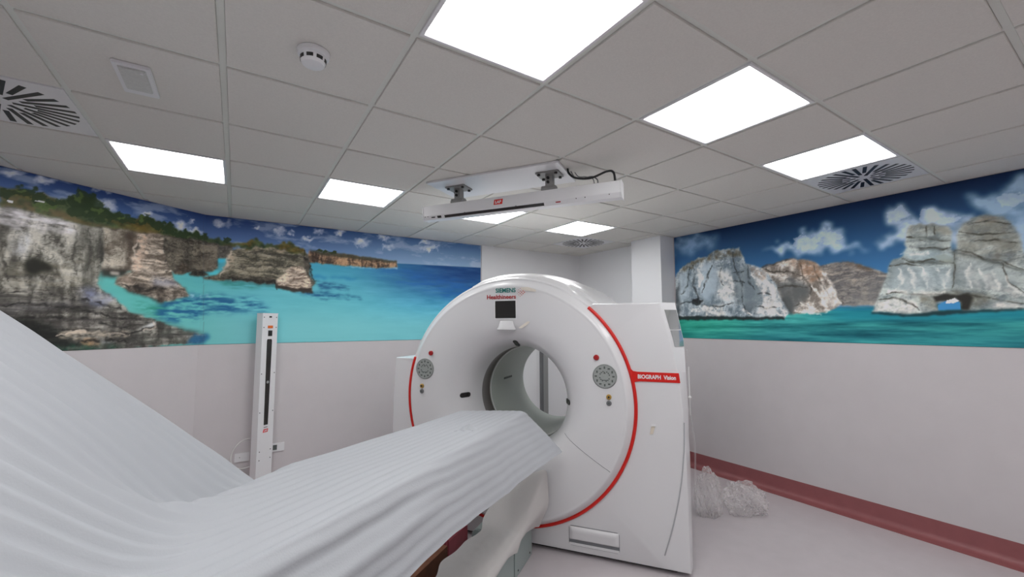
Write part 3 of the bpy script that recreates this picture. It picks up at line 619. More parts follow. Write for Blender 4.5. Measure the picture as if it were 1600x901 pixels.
def mural(name, label, pts, z0, z1, step, off, paint, gain):
    """pts: polyline of the wall face (x,y); print glued flat on it"""
    pts = [Vector(p) for p in pts]; seg = [(b-a).length for a, b in zip(pts, pts[1:])]; L = sum(seg)
    n = int(L/step)+1; s = np.linspace(0, L, n); nz = int((z1-z0)/step)+1; z = np.linspace(z0, z1, nz)
    acc = np.concatenate([[0], np.cumsum(seg)])
    for k in acc[1:-1]: s[np.argmin(abs(s-k))] = k
    x = np.interp(s, acc, [p.x for p in pts]); y = np.interp(s, acc, [p.y for p in pts])
    S, Z = np.meshgrid(s, z); X = np.broadcast_to(x, S.shape); Y = np.broadcast_to(y, S.shape)
    P = Print(X, Y, Z, S, gain); paint(P); c = P.linear()
    V = np.stack([X, Y, Z], -1).reshape(-1, 3)
    # rim: the border turned back towards the wall so the print has an edge
    idx = np.arange(n*nz).reshape(nz, n)
    q = np.stack([idx[:-1, :-1], idx[:-1, 1:], idx[1:, 1:], idx[1:, :-1]], -1).reshape(-1, 4)
    border = np.concatenate([idx[0, :], idx[1:, -1], idx[-1, -2::-1], idx[-2:0:-1, 0]])
    o = np.array(off); back = V[border].copy()
    seg_i = np.clip(np.searchsorted(acc, S.reshape(-1)[border], 'right')-1, 0, len(seg)-1)
    back[:, :2] += o[seg_i]
    nb = len(border); bi = np.arange(nb)+len(V)
    rim = np.stack([border, bi, np.roll(bi, -1), np.roll(border, -1)], -1)
    V = np.concatenate([V, back]); C = np.concatenate([c.reshape(-1, 3), c.reshape(-1, 3)[border]])
    Q = np.concatenate([q, rim])
    me = bpy.data.meshes.new(name); me.vertices.add(len(V)); me.vertices.foreach_set('co', V.astype(np.float32).ravel())
    me.loops.add(Q.size); me.loops.foreach_set('vertex_index', Q.astype(np.int32).ravel())
    me.polygons.add(len(Q)); me.polygons.foreach_set('loop_start', np.arange(0, Q.size, 4, dtype=np.int32))
    me.update(calc_edges=True); me.validate()
    a = me.color_attributes.new('print', 'FLOAT_COLOR', 'POINT')
    a.data.foreach_set('color', np.concatenate([C, np.ones((len(C), 1))], 1).astype(np.float32).ravel())
    m = bpy.data.materials.new(name+'_ink'); m.use_nodes = True; nt = m.node_tree; b = nt.nodes['Principled BSDF']
    at = nt.nodes.new('ShaderNodeAttribute'); at.attribute_name = 'print'; nt.links.new(at.outputs['Color'], b.inputs['Base Color'])
    b.inputs['Roughness'].default_value = .55; b.inputs['Specular IOR Level'].default_value = .3
    me.materials.append(m)
    return tag(link(name, me), label, 'mural')
nL = Vector((-LD.y, LD.x)).normalized()          # out of the slanted wall, away from the room
if nL.dot(Vector(CORNER)) < 0: nL = -nL
MT = .004
A_end = Vector(CORNER)+LD*1.9
GAIN = 1.58
c_in = Vector((CORNER[0]+.001, 5.0-MT))
mural('wall_mural', 'wide printed sea mural of pale cliffs and turquoise bay on the left walls',
      [A_end-nL*MT, c_in, (2.735, 5.0-MT)], 1.44, CEIL-.012, .0055, [(nL.x*MT*.9, nL.y*MT*.9), (0, MT*.9)], paint_left, GAIN)
mural('wall_mural', 'printed sea mural of white rock stacks under blue sky on the right wall',
      [(4.5-MT, 3.255), (4.5-MT, -.2)], 1.459, CEIL-.012, .005, [(MT*.9, 0)], paint_right, GAIN)

# ------------------------------------------------------------ scanner (local x across, y into the bore, z up)
G0 = (1.79204, 2.77651, 0); GR = math.atan2(-.81280283, .58253889)
def GW(a, d, z=0):
    c, s = math.cos(GR), math.sin(GR); return (G0[0]+a*c-d*s, G0[1]+a*s+d*c, z)
ZC, RR = 1.055, .917
g = thing('medical_scanner', 'large white ring-shaped body scanner with round bore and red trim line', 'scanner', G0, GR)
c0 = (0, 0, ZC)
# front cover with the funnel into the bore
bm = B()
lathe(bm, [(.914, .02), (.914, .0), (.905, -.008), (.885, -.036), (.872, -.052), (.866, -.057), (.860, -.0585), (.852, -.0575), (.845, -.058), (.80, -.064), (.70, -.068), (.62, -.066), (.57, -.058), (.53, -.046), (.495, -.026), (.467, .0), (.445, .03), (.425, .07), (.41, .115), (.40, .17), (.394, .23), (.39, .30), (.396, .302)], 160, c0)
bmesh.ops.recalc_face_normals(bm, faces=bm.faces[:])
obj('front_cover', bm, M['gloss'], g, smooth=30)
bm = B(); lathe(bm, [(.396, .298), (.398, .302), (.398, .475), (.394, .482)], 128, c0); obj('bore_band', bm, M['dark'], g, smooth=40)
bm = B(); lathe(bm, [(.398, .476), (.39, .476), (.388, .482), (.388, 1.33), (.394, 1.35), (.42, 1.36), (.60, 1.36)], 128, c0); obj('bore_liner', bm, M['liner'], g, smooth=40)
bm = B(); lathe(bm, [(.3915, .476), (.3865, .477), (.3865, .486), (.3915, .487)], 128, c0); obj('bore_edge_ring', bm, M['white'], g, smooth=40)
# outer barrel
bm = B()
lathe(bm, [(.914, .002), (.925, .004), (.938, .02), (.947, .05), (.952, .09), (.954, .14), (.957, .15), (.972, .155), (.985, .19), (1.0, .30), (1.012, .45), (1.018, .60), (1.018, 1.15), (1.0, 1.27), (.96, 1.32), (.60, 1.36)], 160, c0, arc=(math.radians(-8), math.radians(188)))
bmesh.ops.recalc_face_normals(bm, faces=bm.faces[:])
obj('barrel_cover', bm, M['gloss'], g, smooth=25)
# crown moulding on top of the barrel
bm = B(); rows = []
for k in range(41):
    t = k/40; a = math.radians(112-52*t); e = min(1, min(t, 1-t)*9); e = e*e*(3-2*e)
    row = []
    for r, d in ((.930, .012), (.941+.004*e, .028), (.950+.010*e, .045), (.953+.018*e, .07), (.955+.022*e, .10), (.957+.022*e, .14), (.972+.012*e, .165), (.985+.008*e, .22), (.996, .28)):
        row.append((r*math.cos(a), d, ZC+r*math.sin(a)))
    rows.append(row)
bm = grid_mesh(rows); bmesh.ops.recalc_face_normals(bm, faces=bm.faces[:])
obj('crown_moulding', bm, M['gloss'], g, smooth=40)
# fascia around the ring
def fascia(name, outer, a0, a1, extra, depth, flare):
    th = sorted(set([a0+(a1-a0)*k/90 for k in range(91)]+extra))
    def hit(a):
        dx, dz = math.cos(a), math.sin(a); best = 9
        for (x0, z0), (x1, z1) in zip(outer, outer[1:]):
            x0, z0, x1, z1 = x0, z0-ZC, x1, z1-ZC
            ex, ez = x1-x0, z1-z0; den = dx*ez-dz*ex
            if abs(den) < 1e-9: continue
            t = (x0*ez-z0*ex)/den; u = (x0*dz-z0*dx)/den
            if t > 0 and -1e-6 <= u <= 1+1e-6: best = min(best, t)
        return best
    rows = []
    for a in th:
        c, s = math.cos(a), math.sin(a); h = max(hit(a), RR+.004)
        e = min(1, (h-RR)/.03)
        P = lambda r, d, k=0: ((r*c+k*(1 if c > 0 else -1) if r*s+ZC > .05 else r*c+k*(1 if c > 0 else -1)), d, max(.03, ZC+r*s))
        rows.append([P(RR-.01, .05), P(RR, .003), P(h-.016*e, 0), P(h-.005*e, .004), P(h, .016), P(h, .10, flare(ZC+h*s)), P(h, .30, flare(ZC+h*s)), P(h, depth, flare(ZC+h*s))])
    bm = grid_mesh(rows); bmesh.ops.recalc_face_normals(bm, faces=bm.faces[:])
    return obj(name, bm, M['gloss'], g, smooth=28)
def ang(x, z): return math.atan2(z-ZC, x)
def flank_flare(z): return lerp_tab(z, [0, .9, 1.3, 1.5, 1.75, 1.775], [.012, .022, .045, .075, .092, .094])
def lerp_tab(x, xs, ys): return float(np.interp(x, xs, ys))
right_out = [(.55, 1.775), (1.095, 1.775), (1.115, 1.70), (1.16, 1.52), (1.20, 1.30), (1.222, 1.05), (1.232, .75), (1.235, .03), (-.02, .03)]
fascia('side_cover', right_out, -PI/2, math.radians(48.6), [ang(*p) for p in right_out[1:8]], .95, flank_flare)
left_out = [(.02, .03), (-1.07, .03), (-1.095, .6), (-1.09, 1.0), (-1.072, 1.345), (-.5, 1.345)]
fascia('side_cover', left_out, math.radians(161.0)-2*PI, -PI/2, [ang(*p)-2*PI if ang(*p) > 0 else ang(*p) for p in left_out[1:5]], .6, lambda z: 0)
bm = B(); box(bm, -1.0, 1.15, .06, .9, 0, .05); obj('plinth', bm, M['black'], g)
# red trim ring
bm = B(); a0, a1 = math.radians(161-360), math.radians(49.0)
tube(bm, [((RR+.001)*math.cos(a0+(a1-a0)*k/120), -.002, ZC+(RR+.001)*math.sin(a0+(a1-a0)*k/120)) for k in range(121)], .0125, 10)
obj('red_trim', bm, M['red'], g, smooth=60)
# red name band
bm = B()
zt, zb = 1.300, 1.236
rx = lambda z: math.sqrt(max(0, RR**2-(z-ZC)**2))
pts = [(rx(zt+.03)+.004, zt+.03), (rx(zt)+.022, zt+.004), (rx(zt)+.05, zt), (1.200, zt), (1.207, zb), (rx(zb)+.05, zb), (rx(zb)+.016, zb-.006), (rx(zb-.04)+.004, zb-.04)]
prism(bm, pts, 'y', -.004, .006)
band = obj('name_band', bm, M['red'], g)
bm = letters('BIOGRAPH  Vision', .037, .0013, width=.245)
obj('band_lettering', move(bm, (.936, -.0045, 1.256)), M['white'], band)
# maker lettering and dots
FY = -.0665
tl = letters('SIEMENS', .046, .0011, width=.166)
obj('maker_lettering', move(tl, (-.103, FY-.001, 1.871)), M['teal'], g)
tl = letters('Healthineers', .046, .0010, width=.242)
obj('maker_lettering', move(tl, (-.177, FY-.001, 1.822)), M['rust'], g)
bm = B()
for x, z, r in ((0, 0, .0058), (.014, .012, .0062), (.014, -.012, .0062), (.028, 0, .0072), (0, .024, .0045), (0, -.024, .0045), (.028, .024, .006), (.028, -.024, .006), (.042, .012, .0068), (.042, -.012, .0068), (.055, 0, .0075), (.014, .036, .0045), (.014, -.036, .0045), (-.013, .012, .003), (-.013, -.012, .003)):
    disc(bm, r*.56, FY-.0015, FY+.002, (.088+x*.82, 0, 1.868+z*.82), seg=14, edge=.0003)
obj('maker_dots', bm, M['orange'], g)
# display and the lip below it
bm = B(); prism(bm, [(-.114, 1.664), (.073, 1.664), (.071, 1.816), (-.116, 1.816)], 'y', FY-.002, FY+.01); d = obj('display', bm, M['white'], g, bevel=.003)
bm = B(); prism(bm, [(-.104, 1.674), (.064, 1.674), (.062, 1.806), (-.106, 1.806)], 'y', FY-.004, FY); obj('screen', bm, M['screen'], d)
rows = []
for k in range(17):
    u = k/16*2-1; rows.append([])
    for j, (z, w, dd) in enumerate(((1.655, .052, -.0), (1.64, .057, -.012), (1.61, .067, -.026), (1.592, .078, -.034), (1.588, .079, -.035), (1.586, .078, -.03), (1.575, .06, .0))):
        e = (1-u*u)**.35 if abs(u) < 1 else 0
        zz = z-(.012*(1-u*u) if j == 6 else 0)
        rows[-1].append((-.016+u*w, FY+.004+dd*e, zz))
bm = grid_mesh(rows); bmesh.ops.recalc_face_normals(bm, faces=bm.faces[:]); obj('speech_lip', bm, M['gloss'], g, smooth=35)
# control pads, stop buttons and knobs either side
def control(sx, ax, ay):
    bm = B(); disc(bm, .084, FY-.005, FY+.01, (ax, 0, 1.267), seg=48, edge=.003); p = obj('control_pad', bm, M['pad'], g, smooth=30)
    bm = B(); lathe(bm, [(.077, FY-.0055), (.0785, FY-.0075), (.080, FY-.0055)], 48, (ax, 0, 1.267)); obj('pad_ring', bm, M['kgrey'], p, smooth=30)
    bm = B()
    for k in range(12):
        a = 2*PI*k/12; x, z = ax+.060*math.cos(a), 1.267+.060*math.sin(a)
        w, h = ((.008, .005), (.005, .008))[k % 2]
        box(bm, x-w, x+w, FY-.0065, FY-.004, z-h, z+h)
    for k in range(16):
        if k % 4 == 3: continue
        a = 2*PI*k/16+.3; x, z = ax+.034*math.cos(a), 1.267+.034*math.sin(a); box(bm, x-.004, x+.004, FY-.0065, FY-.004, z-.004, z+.004)
    prism(bm, [(ax-.022, 1.247), (ax-.012, 1.238), (ax+.012, 1.238), (ax+.022, 1.247), (ax+.012, 1.243), (ax-.012, 1.243)], 'y', FY-.0065, FY-.004)
    prism(bm, [(ax-.008, 1.286), (ax+.008, 1.286), (ax, 1.300)], 'y', FY-.0065, FY-.004)
    obj('pad_symbols', bm, M['paddk'], p)
    bm = B(); disc(bm, .0195, FY-.014, FY+.01, (ax-.055*sx, 0, 1.395), seg=24, edge=.005); obj('stop_button', bm, M['redb'], g, smooth=40)
    bm = B(); disc(bm, .018, FY-.010, FY+.01, (ax+.026*sx*(1 if sx > 0 else 1), 0, 1.128), seg=24, edge=.004); k1 = obj('knob', bm, M['yel'], g, smooth=40); k1['label'] = 'yellow knob'
    bm = B(); disc(bm, .007, FY-.012, FY-.008, (ax+.026*sx, 0, 1.128), seg=16, edge=.001); obj('knob_centre', bm, M['black'], k1)
    bm = B(); disc(bm, .018, FY-.010, FY+.01, (ax+.026*sx, 0, 1.086), seg=24, edge=.004); k2 = obj('knob', bm, M['kgrey'], g, smooth=40); k2['label'] = 'grey knob'
    bm = B(); disc(bm, .007, FY-.012, FY-.008, (ax+.026*sx, 0, 1.086), seg=16, edge=.001); obj('knob_centre', bm, M['paddk'], k2)
control(1, .721, 0); control(-1, -.731, 0)
# laser windows in the funnel
def capsule(bm, c, u, v, L, r, n, t):
    c, u, v, n = Vector(c), Vector(u).normalized(), Vector(v).normalized(), Vector(n).normalized(); pts = []
    for k in range(17): a = PI/2+PI*k/16; pts.append(c-u*L+(u*math.cos(a)+v*math.sin(a))*r)
    for k in range(17): a = -PI/2+PI*k/16; pts.append(c+u*L+(u*math.cos(a)+v*math.sin(a))*r)
    A = [bm.verts.new(p+n*t) for p in pts]; Bk = [bm.verts.new(p-n*t) for p in pts]; bm.faces.new(A); bm.faces.new(Bk[::-1]); m_ = len(A)
    for k in range(m_): bm.faces.new((A[k], Bk[k], Bk[(k+1) % m_], A[(k+1) % m_]))
    bmesh.ops.recalc_face_normals(bm, faces=bm.faces[:]); return bm
def funnel_slot(a, rad, d, slope):
    rv = Vector((math.cos(a), 0, math.sin(a))); tv = Vector((-math.sin(a), 0, math.cos(a))); sv = (rv*slope[0]+Vector((0, slope[1], 0))).normalized()
    n = sv.cross(tv)
    c = rv*rad+Vector((0, d, ZC))
    bm = B(); capsule(bm, c, sv, tv, .032, .019, n, .006); w = obj('laser_window', bm, M['black'], g, smooth=40)
    for k in (-.022, .022):
        bm = B(); capsule(bm, c+sv*k, sv, tv, .0001, .010, n, .0066); obj('window_lens', bm, M['glass'], w)
funnel_slot(PI, .43, .062, (-.45, .9)); funnel_slot(PI/2-.04, .425, .07, (-.42, .9)); funnel_slot(0, .43, .062, (-.45, .9))
bm = B()
for k in range(9):
    a = PI-.13; y = .78+k*.024; r = .3868
    x, z = r*math.cos(a), ZC+r*math.sin(a); box(bm, x-.001, x+.001, y, y+.015, z-.010, z+.010)
obj('liner_marking', bm, M['paddk'], g)
# seams
def seam(pts, r=.0016, name='panel_seam', m='groove'):
    bm = B(); tube(bm, pts, r, 6); return obj(name, bm, M[m], g)
seam([(r*math.cos(math.radians(x)), float(np.interp(r, [.467, .495, .53, .57, .62, .70, .80, .845, .86], [0, -.026, -.046, -.058, -.066, -.068, -.064, -.058, -.0585])), ZC+r*math.sin(math.radians(x))) for r, x in ((.467, -27.4), (.495, -27.8), (.53, -28.2), (.57, -28.5), (.62, -28.9), (.66, -29.2), (.70, -29.4), (.75, -29.7), (.80, -29.9), (.84, -30.0), (.86, -30.1))])
seam([(r*math.cos(math.radians(180+29)), -.0675 if r < .8 else -.063 if r < .84 else -.0585, ZC+r*math.sin(math.radians(180+29))) for r in (.62, .66, .70, .75, .80, .84, .86)])
seam([(1.222-.002*k*k*.9, -.0005, .98-k*.0955) for k in range(10)], .0045, 'corner_seam', 'crease')
# recessed grip panel low on the right cover
bm = B(); gx0, gx1, gz0, gz1 = .440, .785, .078, .206
def rrect(x0, x1, z0, z1, r, n=6):
    out = []
    for cx, cz, s in ((x1-r, z1-r, 0), (x0+r, z1-r, 1), (x0+r, z0+r, 2), (x1-r, z0+r, 3)):
        for k in range(n+1):
            a = PI/2*(s+k/n); out.append((cx+r*math.cos(a), cz+r*math.sin(a)))
    return out
prism(bm, rrect(gx0-.003, gx1+.003, gz0-.003, gz1+.003, .018), 'y', -.0012, .004); rc = obj('grip_recess', bm, M['groove'], g)
rows = []
for k in range(25):
    u = k/24; x = gx0+(gx1-gx0)*u; e = min(1, min(u, 1-u)*14); e = math.sin(e*PI/2); rows.append([])
    for z, d in ((gz1, -.002), (gz1-.006, -.012), (gz1-.018, -.018), (gz1-.035, -.017), (gz0+.058, -.011), (gz0+.046, -.010), (gz0+.041, -.003), (gz0+.038, -.0018)):
        rows[-1].append((x, -.001+d*e, z))
bm = grid_mesh(rows); bmesh.ops.recalc_face_normals(bm, faces=bm.faces[:]); obj('grip_flap', bm, M['gloss'], rc, smooth=40)
bm = B(); box(bm, gx0, gx1, -.004, 0, gz0, gz0+.016); obj('grip_sill', bm, M['gloss'], rc)
# tape and residue
bm = B(); prism(bm, [(1.005, .885), (1.026, .890), (1.040, .948), (1.016, .946)], 'y', -.0025, .001); t_ = obj('tape_strip', bm, M['tape'], g); t_['label'] = 'short beige tape strip'
bm = B(); prism(bm, [(1.016, .940), (1.048, .944), (1.048, .958), (1.014, .955)], 'y', -.008, -.002); obj('tape_fold', bm, M['white'], t_)
def residue(pts): bm = B(); prism(bm, pts, 'y', FY-.0022, FY); o = obj('tape_residue', bm, M['stain'], g); o['label'] = 'faint beige tape residue'
residue([(.105, 1.905), (.16, 1.907), (.225, 1.885), (.222, 1.868), (.17, 1.875), (.11, 1.885)])
residue([(.085, 1.60), (.12, 1.625), (.16, 1.650), (.178, 1.645), (.15, 1.620), (.11, 1.597)])
# mirror-like panels added to give the glossy right flank its reflection
def flank_pt(z, t, off):
    a = lerp_tab(z, [1.05, 1.30, 1.52, 1.70, 1.775], [1.222, 1.20, 1.16, 1.115, 1.095]); f = flank_flare(z)
    L = math.hypot(f, .084); return (a+f*t+off*.084/L, .016+.084*t-off*f/L, z)
for z0, z1 in ((1.475, 1.585), (1.592, 1.725)):
    bm = B(); n = 6
    rows = [[flank_pt(z0+(z1-z0)*q/n, t, .0015+.002*math.sin(PI*min(1, max(0, t-.12)/.85))) for t in (.12, .2, .5, .8, .97)] for q in range(n+1)]
    bm = grid_mesh(rows); bmesh.ops.recalc_face_normals(bm, faces=bm.faces[:])
    o = obj('flank_mirror', bm, M['flank'], g, smooth=40); o['label'] = 'mirror-like panel added for the flank reflection'

# ------------------------------------------------------------ patient table under the sheet
tb = thing('patient_table', 'scanner patient table on grey-green pedestal, hidden under white foam sheeting', 'patient table', GW(0, 0), GR)
bm = B(); rows = []
for d in (-2.45, -2.43, -.36, -.34):
    k = .9 if d in (-2.45, -.34) else 1
    rows.append([(a*k, d, z) for a, z in ((-.21, 1.0), (-.205, .985), (-.14, .955), (0, .945), (.14, .955), (.205, .985), (.21, 1.0))]+[(a*k, d, z) for a, z in ((.19, 1.008), (.1, .985), (0, .975), (-.1, .985), (-.19, 1.008))]+[(-.21*k, d, 1.0)])
bm = grid_mesh(rows); bmesh.ops.remove_doubles(bm, verts=bm.verts[:], dist=1e-5); bmesh.ops.holes_fill(bm, edges=bm.edges[:]); bmesh.ops.recalc_face_normals(bm, faces=bm.faces[:])
obj('table_top', bm, M['white'], tb, smooth=30)
bm = B(); box(bm, -.05, .06, -2.3, -1.6, .275, .955); obj('lift_column', bm, M['ped'], tb, bevel=.02)
def ped(d0, d1, z1, a0):
    bm = B(); prism(bm, [(a0, 0), (.187, 0), (.187, z1-.05), (.17, z1), (a0+.03, z1), (a0, z1-.03)], 'y', d0, d1); return obj('pedestal_panel', bm, M['ped'], tb, bevel=.006)
ped(-.425, -.078, .275, -.12); ped(-1.05, -.432, .275, -.08); ped(-2.35, -1.057, .275, -.06)
bm = B(); box(bm, -.05, .180, -2.34, -.085, .004, .262); obj('pedestal_core', bm, M['black'], tb)
for y in (-.13, -.36):
    bm = B()
    tube(bm, [(.186, y, .035), (.1895, y, .035)], .006, 10); obj('pedestal_screw', bm, M['black'], tb)

# ------------------------------------------------------------ foam sheet over the table
def lerp_tab(x, xs, ys): return float(np.interp(x, xs, ys))
def softplus(x, w): return w*math.log1p(math.exp(min(50, x/w)))
def d_start(a): return lerp_tab(a, [-.95, -.75, -.6, -.4, -.15, 0, .2, .5], [-1.46, -1.56, -1.66, -1.93, -2.24, -2.40, -2.62, -2.85])
NS, NU = 220, 150
rows = []
for i in range(NS+1):
    s = i/NS; row = []
    d_nom = -.28-s*2.75
    aL = lerp_tab(d_nom, [-3.2, -1.84, -1.5, -.85, -.45, -.28], [-.46, -.403, -.363, -.28, -.243, -.232])
    fl = float(sm(np.array(-d_nom), 1.15, 1.75))            # how far the far edge flares out instead of hanging
    hemA = (aL-.05)*(1-fl)+(-.64-.10*max(0, -d_nom-1.7))*fl
    hemZ = .80*(1-fl)+.945*fl
    hz = lerp_tab(d_nom, [-3.2, -1.96, -1.82, -1.54, -.95, -.3], [.80, .768, .762, .762, .735, .752])
    hA = lerp_tab(d_nom, [-3.2, -1.2, -.85, -.3], [.315, .318, .345, .430])
    # small waves of the free hem
    hz += .004*math.sin(d_nom*7)+.0015*math.sin(d_nom*29+1)
    top = 1.03
    keys = [(hemA, hemZ), ((hemA+aL)/2-.01, (hemZ+top)/2+.02*(1-fl)), (aL, top-.006), (aL*.5+.05, top-.004), (.10, top), (.205, top), (.232, top-.035), ((.232+hA)/2+.006, hz+(top-hz)*.44), (hA, hz)]
    K = np.array(keys); L = np.concatenate([[0], np.cumsum(np.hypot(*np.diff(K, axis=0).T))]); L /= L[-1]
    u = np.linspace(0, 1, NU+1); A = np.interp(u, L, K[:, 0]); Zs = np.interp(u, L, K[:, 1])
    for _ in range(6):
        A[1:-1] = (A[:-2]+2*A[1:-1]+A[2:])/4; Zs[1:-1] = (Zs[:-2]+2*Zs[1:-1]+Zs[2:])/4
    nA = -np.gradient(Zs); nZ = np.gradient(A); nn = np.hypot(nA, nZ)+1e-9
    arc = np.concatenate([[0], np.cumsum(np.hypot(np.diff(A), np.diff(Zs)))])
    for k in range(NU+1):
        a, z = A[k], Zs[k]
        tip = lerp_tab(a, [-.4, -.22, .2, .43], [-.40, -.385, -.28, -.14])
        d = tip+(d_nom+.28)*(3.03+tip)/2.75 if True else d_nom
        w = .0042*math.sin(u[k]*2*PI*23+.5*math.sin(d*1.7))+.0010*math.sin(u[k]*2*PI*51+.7*d)
        side = float(sm(np.array(a), .20, .26))
        w *= (.32+.45*float(sm(np.array(-d), .9, 2.3)))*(1-.35*side)*(1+2.0*float(sm(np.array(d_start(a)-d), -.25, .25))*(1-side))
        # long fold under the near ridge
        q = float(sm(np.array(-d), 1.4, 1.8)); w += q*(.012*math.exp(-((a-.272)/.012)**2)-.009*math.exp(-((a-.245)/.012)**2))
        w += .003*(float(fbm(np.array(d*1.6+40), np.array(a*8.0+20), 1, 2))-.5)*2
        a2, z2 = a+w*nA[k]/nn[k], z+w*nZ[k]/nn[k]
        r = softplus(d_start(a)-d, .055)*lerp_tab(a, [-.75, -.5, -.2, .2], [.84, .86, .97, 1.0])
        # the far side sags behind the table edge before it climbs
        af = lerp_tab(d, [-2.45, -2.25, -1.95, -1.7, -1.4], [-.16, -.21, -.34, -.40, -.42]); x = softplus(af-a, .010)
        if x > 0.0005 and d > -2.7: z2 -= .085*(x/.06)*math.exp(1-x/.06)*float(sm(np.array(d), -2.55, -2.1))*(1-float(sm(np.array(d), -1.6, -1.3)))
        row.append((a2, d-.03*r, z2+r))
    rows.append(row)
bm = grid_mesh(rows, .004); bmesh.ops.recalc_face_normals(bm, faces=bm.faces[:])
sh = obj('foam_sheet', bm, M['foam'], None, smooth=60); sh.location = GW(0, 0); sh.rotation_euler = (0, 0, GR)
tag(sh, 'long ribbed white foam sheet draped over the patient table and rising at left', 'foam sheet')
# little torn flap on top of the sheet
rows = []
for k in range(9):
    u = k/8; rows.append([])
    for j in range(6):
        v = j/5
        rows[-1].append((.02+.13*u*(1-.35*v)+.02*v, -.93+.045*v+.05*u, 1.031+.030*v*math.sin(PI*min(1, u*1.1))**.8+.004*math.sin(u*19+v*5)))
bm = grid_mesh(rows, .0015); bmesh.ops.recalc_face_normals(bm, faces=bm.faces[:]); fp = obj('torn_flap', bm, M['foam'], sh, smooth=60)

# lower sheet over the pedestal
rows = []; NS2, NU2 = 110, 70
for i in range(NS2+1):
    d = -.085-1.46*i/NS2
    lift = float(sm(np.array(d), -.42, -.10))
    le = -.055+.018*math.sin(d*11+1)+.012*math.sin(d*23)-.03*float(sm(np.array(-d), 1.2, 1.7))
    hem = .195+.035*math.sin(d*9.5+2.2)+.02*math.sin(d*21)
    hem = lerp_tab(d, [-1.55, -.90, -.80, -.62, -.54, -.47, -.40, -.30, -.15, -.085], [.255, .25, .235, .245, .225, .20, .245, .25, .225, .20])
    ax = lerp_tab(d, [-1.8, -.6, -.3, -.085], [.235, .215, .215, .235])
    K = np.array([(le, .292+.10*lift), (.03, .296+.14*lift), (.10, .300+.17*lift), (.175, .303+.25*lift), (.217+.085*lift, .286+.32*lift), (ax+.012+.07*lift, (hem+.272)/2+.12*lift), (ax+.006, hem)])
    L = np.concatenate([[0], np.cumsum(np.hypot(*np.diff(K, axis=0).T))]); L /= L[-1]; u = np.linspace(0, 1, NU2+1)
    A = np.interp(u, L, K[:, 0]); Zs = np.interp(u, L, K[:, 1])
    for _ in range(12):
        A[1:-1] = (A[:-2]+2*A[1:-1]+A[2:])/4; Zs[1:-1] = (Zs[:-2]+2*Zs[1:-1]+Zs[2:])/4
    rows.append([(A[k], d, Zs[k]+.010*(float(fbm(np.array(d*6+30.), np.array(A[k]*9+30.), 3, 3))-.45)) for k in range(NU2+1)])
bm = grid_mesh(rows, .002); bmesh.ops.recalc_face_normals(bm, faces=bm.faces[:])
s2 = obj('foam_sheet', bm, M['foam2'], None, smooth=70); s2.location = GW(0, 0); s2.rotation_euler = (0, 0, GR)
tag(s2, 'thin greyish foam sheet lying over the low pedestal beside the scanner foot', 'foam sheet')

# things under the table
t = thing('rose_panel', 'rose pink panel standing low under the table between pedestal and brown board', 'panel', GW(-.40, -.30), GR)
bm = B(); prism(bm, [(-.10, 0), (.10, 0), (.10, .16), (.06, .20), (-.10, .20)], 'y', -.12, .18); obj('panel_shell', bm, M['rose'], t, bevel=.012)
t = thing('brown_board', 'dark brown board lying under the table in front of the pink panel', 'board', GW(-.42, -.98), GR)
bm = B(); box(bm, -.14, .14, -.42, .52, 0, .15); obj('board_body', bm, M['brown'], t, bevel=.006)

# ------------------------------------------------------------ laser bar hanging from the ceiling
BD = -.262
lb = thing('laser_bar', 'long white positioning laser bar hanging from the ceiling on two brackets', 'laser', GW(0, BD, CEIL), GR-.044)
zt = 2.55-CEIL
bm = B(); prism(bm, [(-.505, -.19), (.525, -.19), (.525, .235), (-.505, .235)], 'z', -.024, -.0095)
obj('mounting_board', bm, M['white'], lb, bevel=.003)
H0, H1 = -.632, .893; yF = -.042
prof = [(yF, zt), (yF, zt-.078), (yF+.018, zt-.108), (yF+.085, zt-.108), (yF+.085, zt)]
bm = B(); prism(bm, prof, 'x', H0, H1); hs = obj('housing', bm, M['white'], lb, bevel=.002)
for x0, x1 in ((H0-.006, H0), (H1, H1+.006)):
    bm = B(); prism(bm, [(y+(.004 if y > yF+.05 else -.003), z+(.003 if z > zt-.05 else -.004)) for y, z in prof], 'x', x0, x1); obj('end_cap', bm, M['white'], lb)
ch = Vector((0, .018, -.030)).normalized(); nrm = Vector((0, -.030, -.018)).normalized()
def on_chamfer(x, s): return Vector((x, yF, zt-.078))+ch*s
def cham_quad(bm, x0, x1, s0, s1, t=.0012):
    v = [on_chamfer(x0, s0), on_chamfer(x1, s0), on_chamfer(x1, s1), on_chamfer(x0, s1)]
    A = [bm.verts.new(p+nrm*t) for p in v]; Bk = [bm.verts.new(p-nrm*t) for p in v]; bm.faces.new(A); bm.faces.new(Bk[::-1])
    for k in range(4): bm.faces.new((A[k], Bk[k], Bk[(k+1) % 4], A[(k+1) % 4]))
    bmesh.ops.recalc_face_normals(bm, faces=bm.faces[:]); return bm
bm = B(); cham_quad(bm, -.44, .37, .009, .030); obj('laser_slot', bm, M['glass'], lb)
bm = B(); cham_quad(bm, -.505, -.47, .008, .026); obj('switch', bm, M['black'], lb)
bm = B(); cham_quad(bm, -.56, -.525, .012, .020); obj('indicator', bm, M['black'], lb)
bm = B(); cham_quad(bm, .455, .49, .012, .020); obj('type_label', bm, M['redb'], lb)
for x in (-.615, -.59, -.26, .16, .60, .66, .82): obj('screw', cham_quad(B(), x-.003, x+.003, .004, .010), M['black'], lb)
bm = B(); prism(bm, [(-.015, zt-.058), (.054, zt-.058), (.060, zt-.020), (-.009, zt-.020)], 'y', yF-.0015, yF+.001); bt = obj('maker_badge', bm, M['red'], lb)
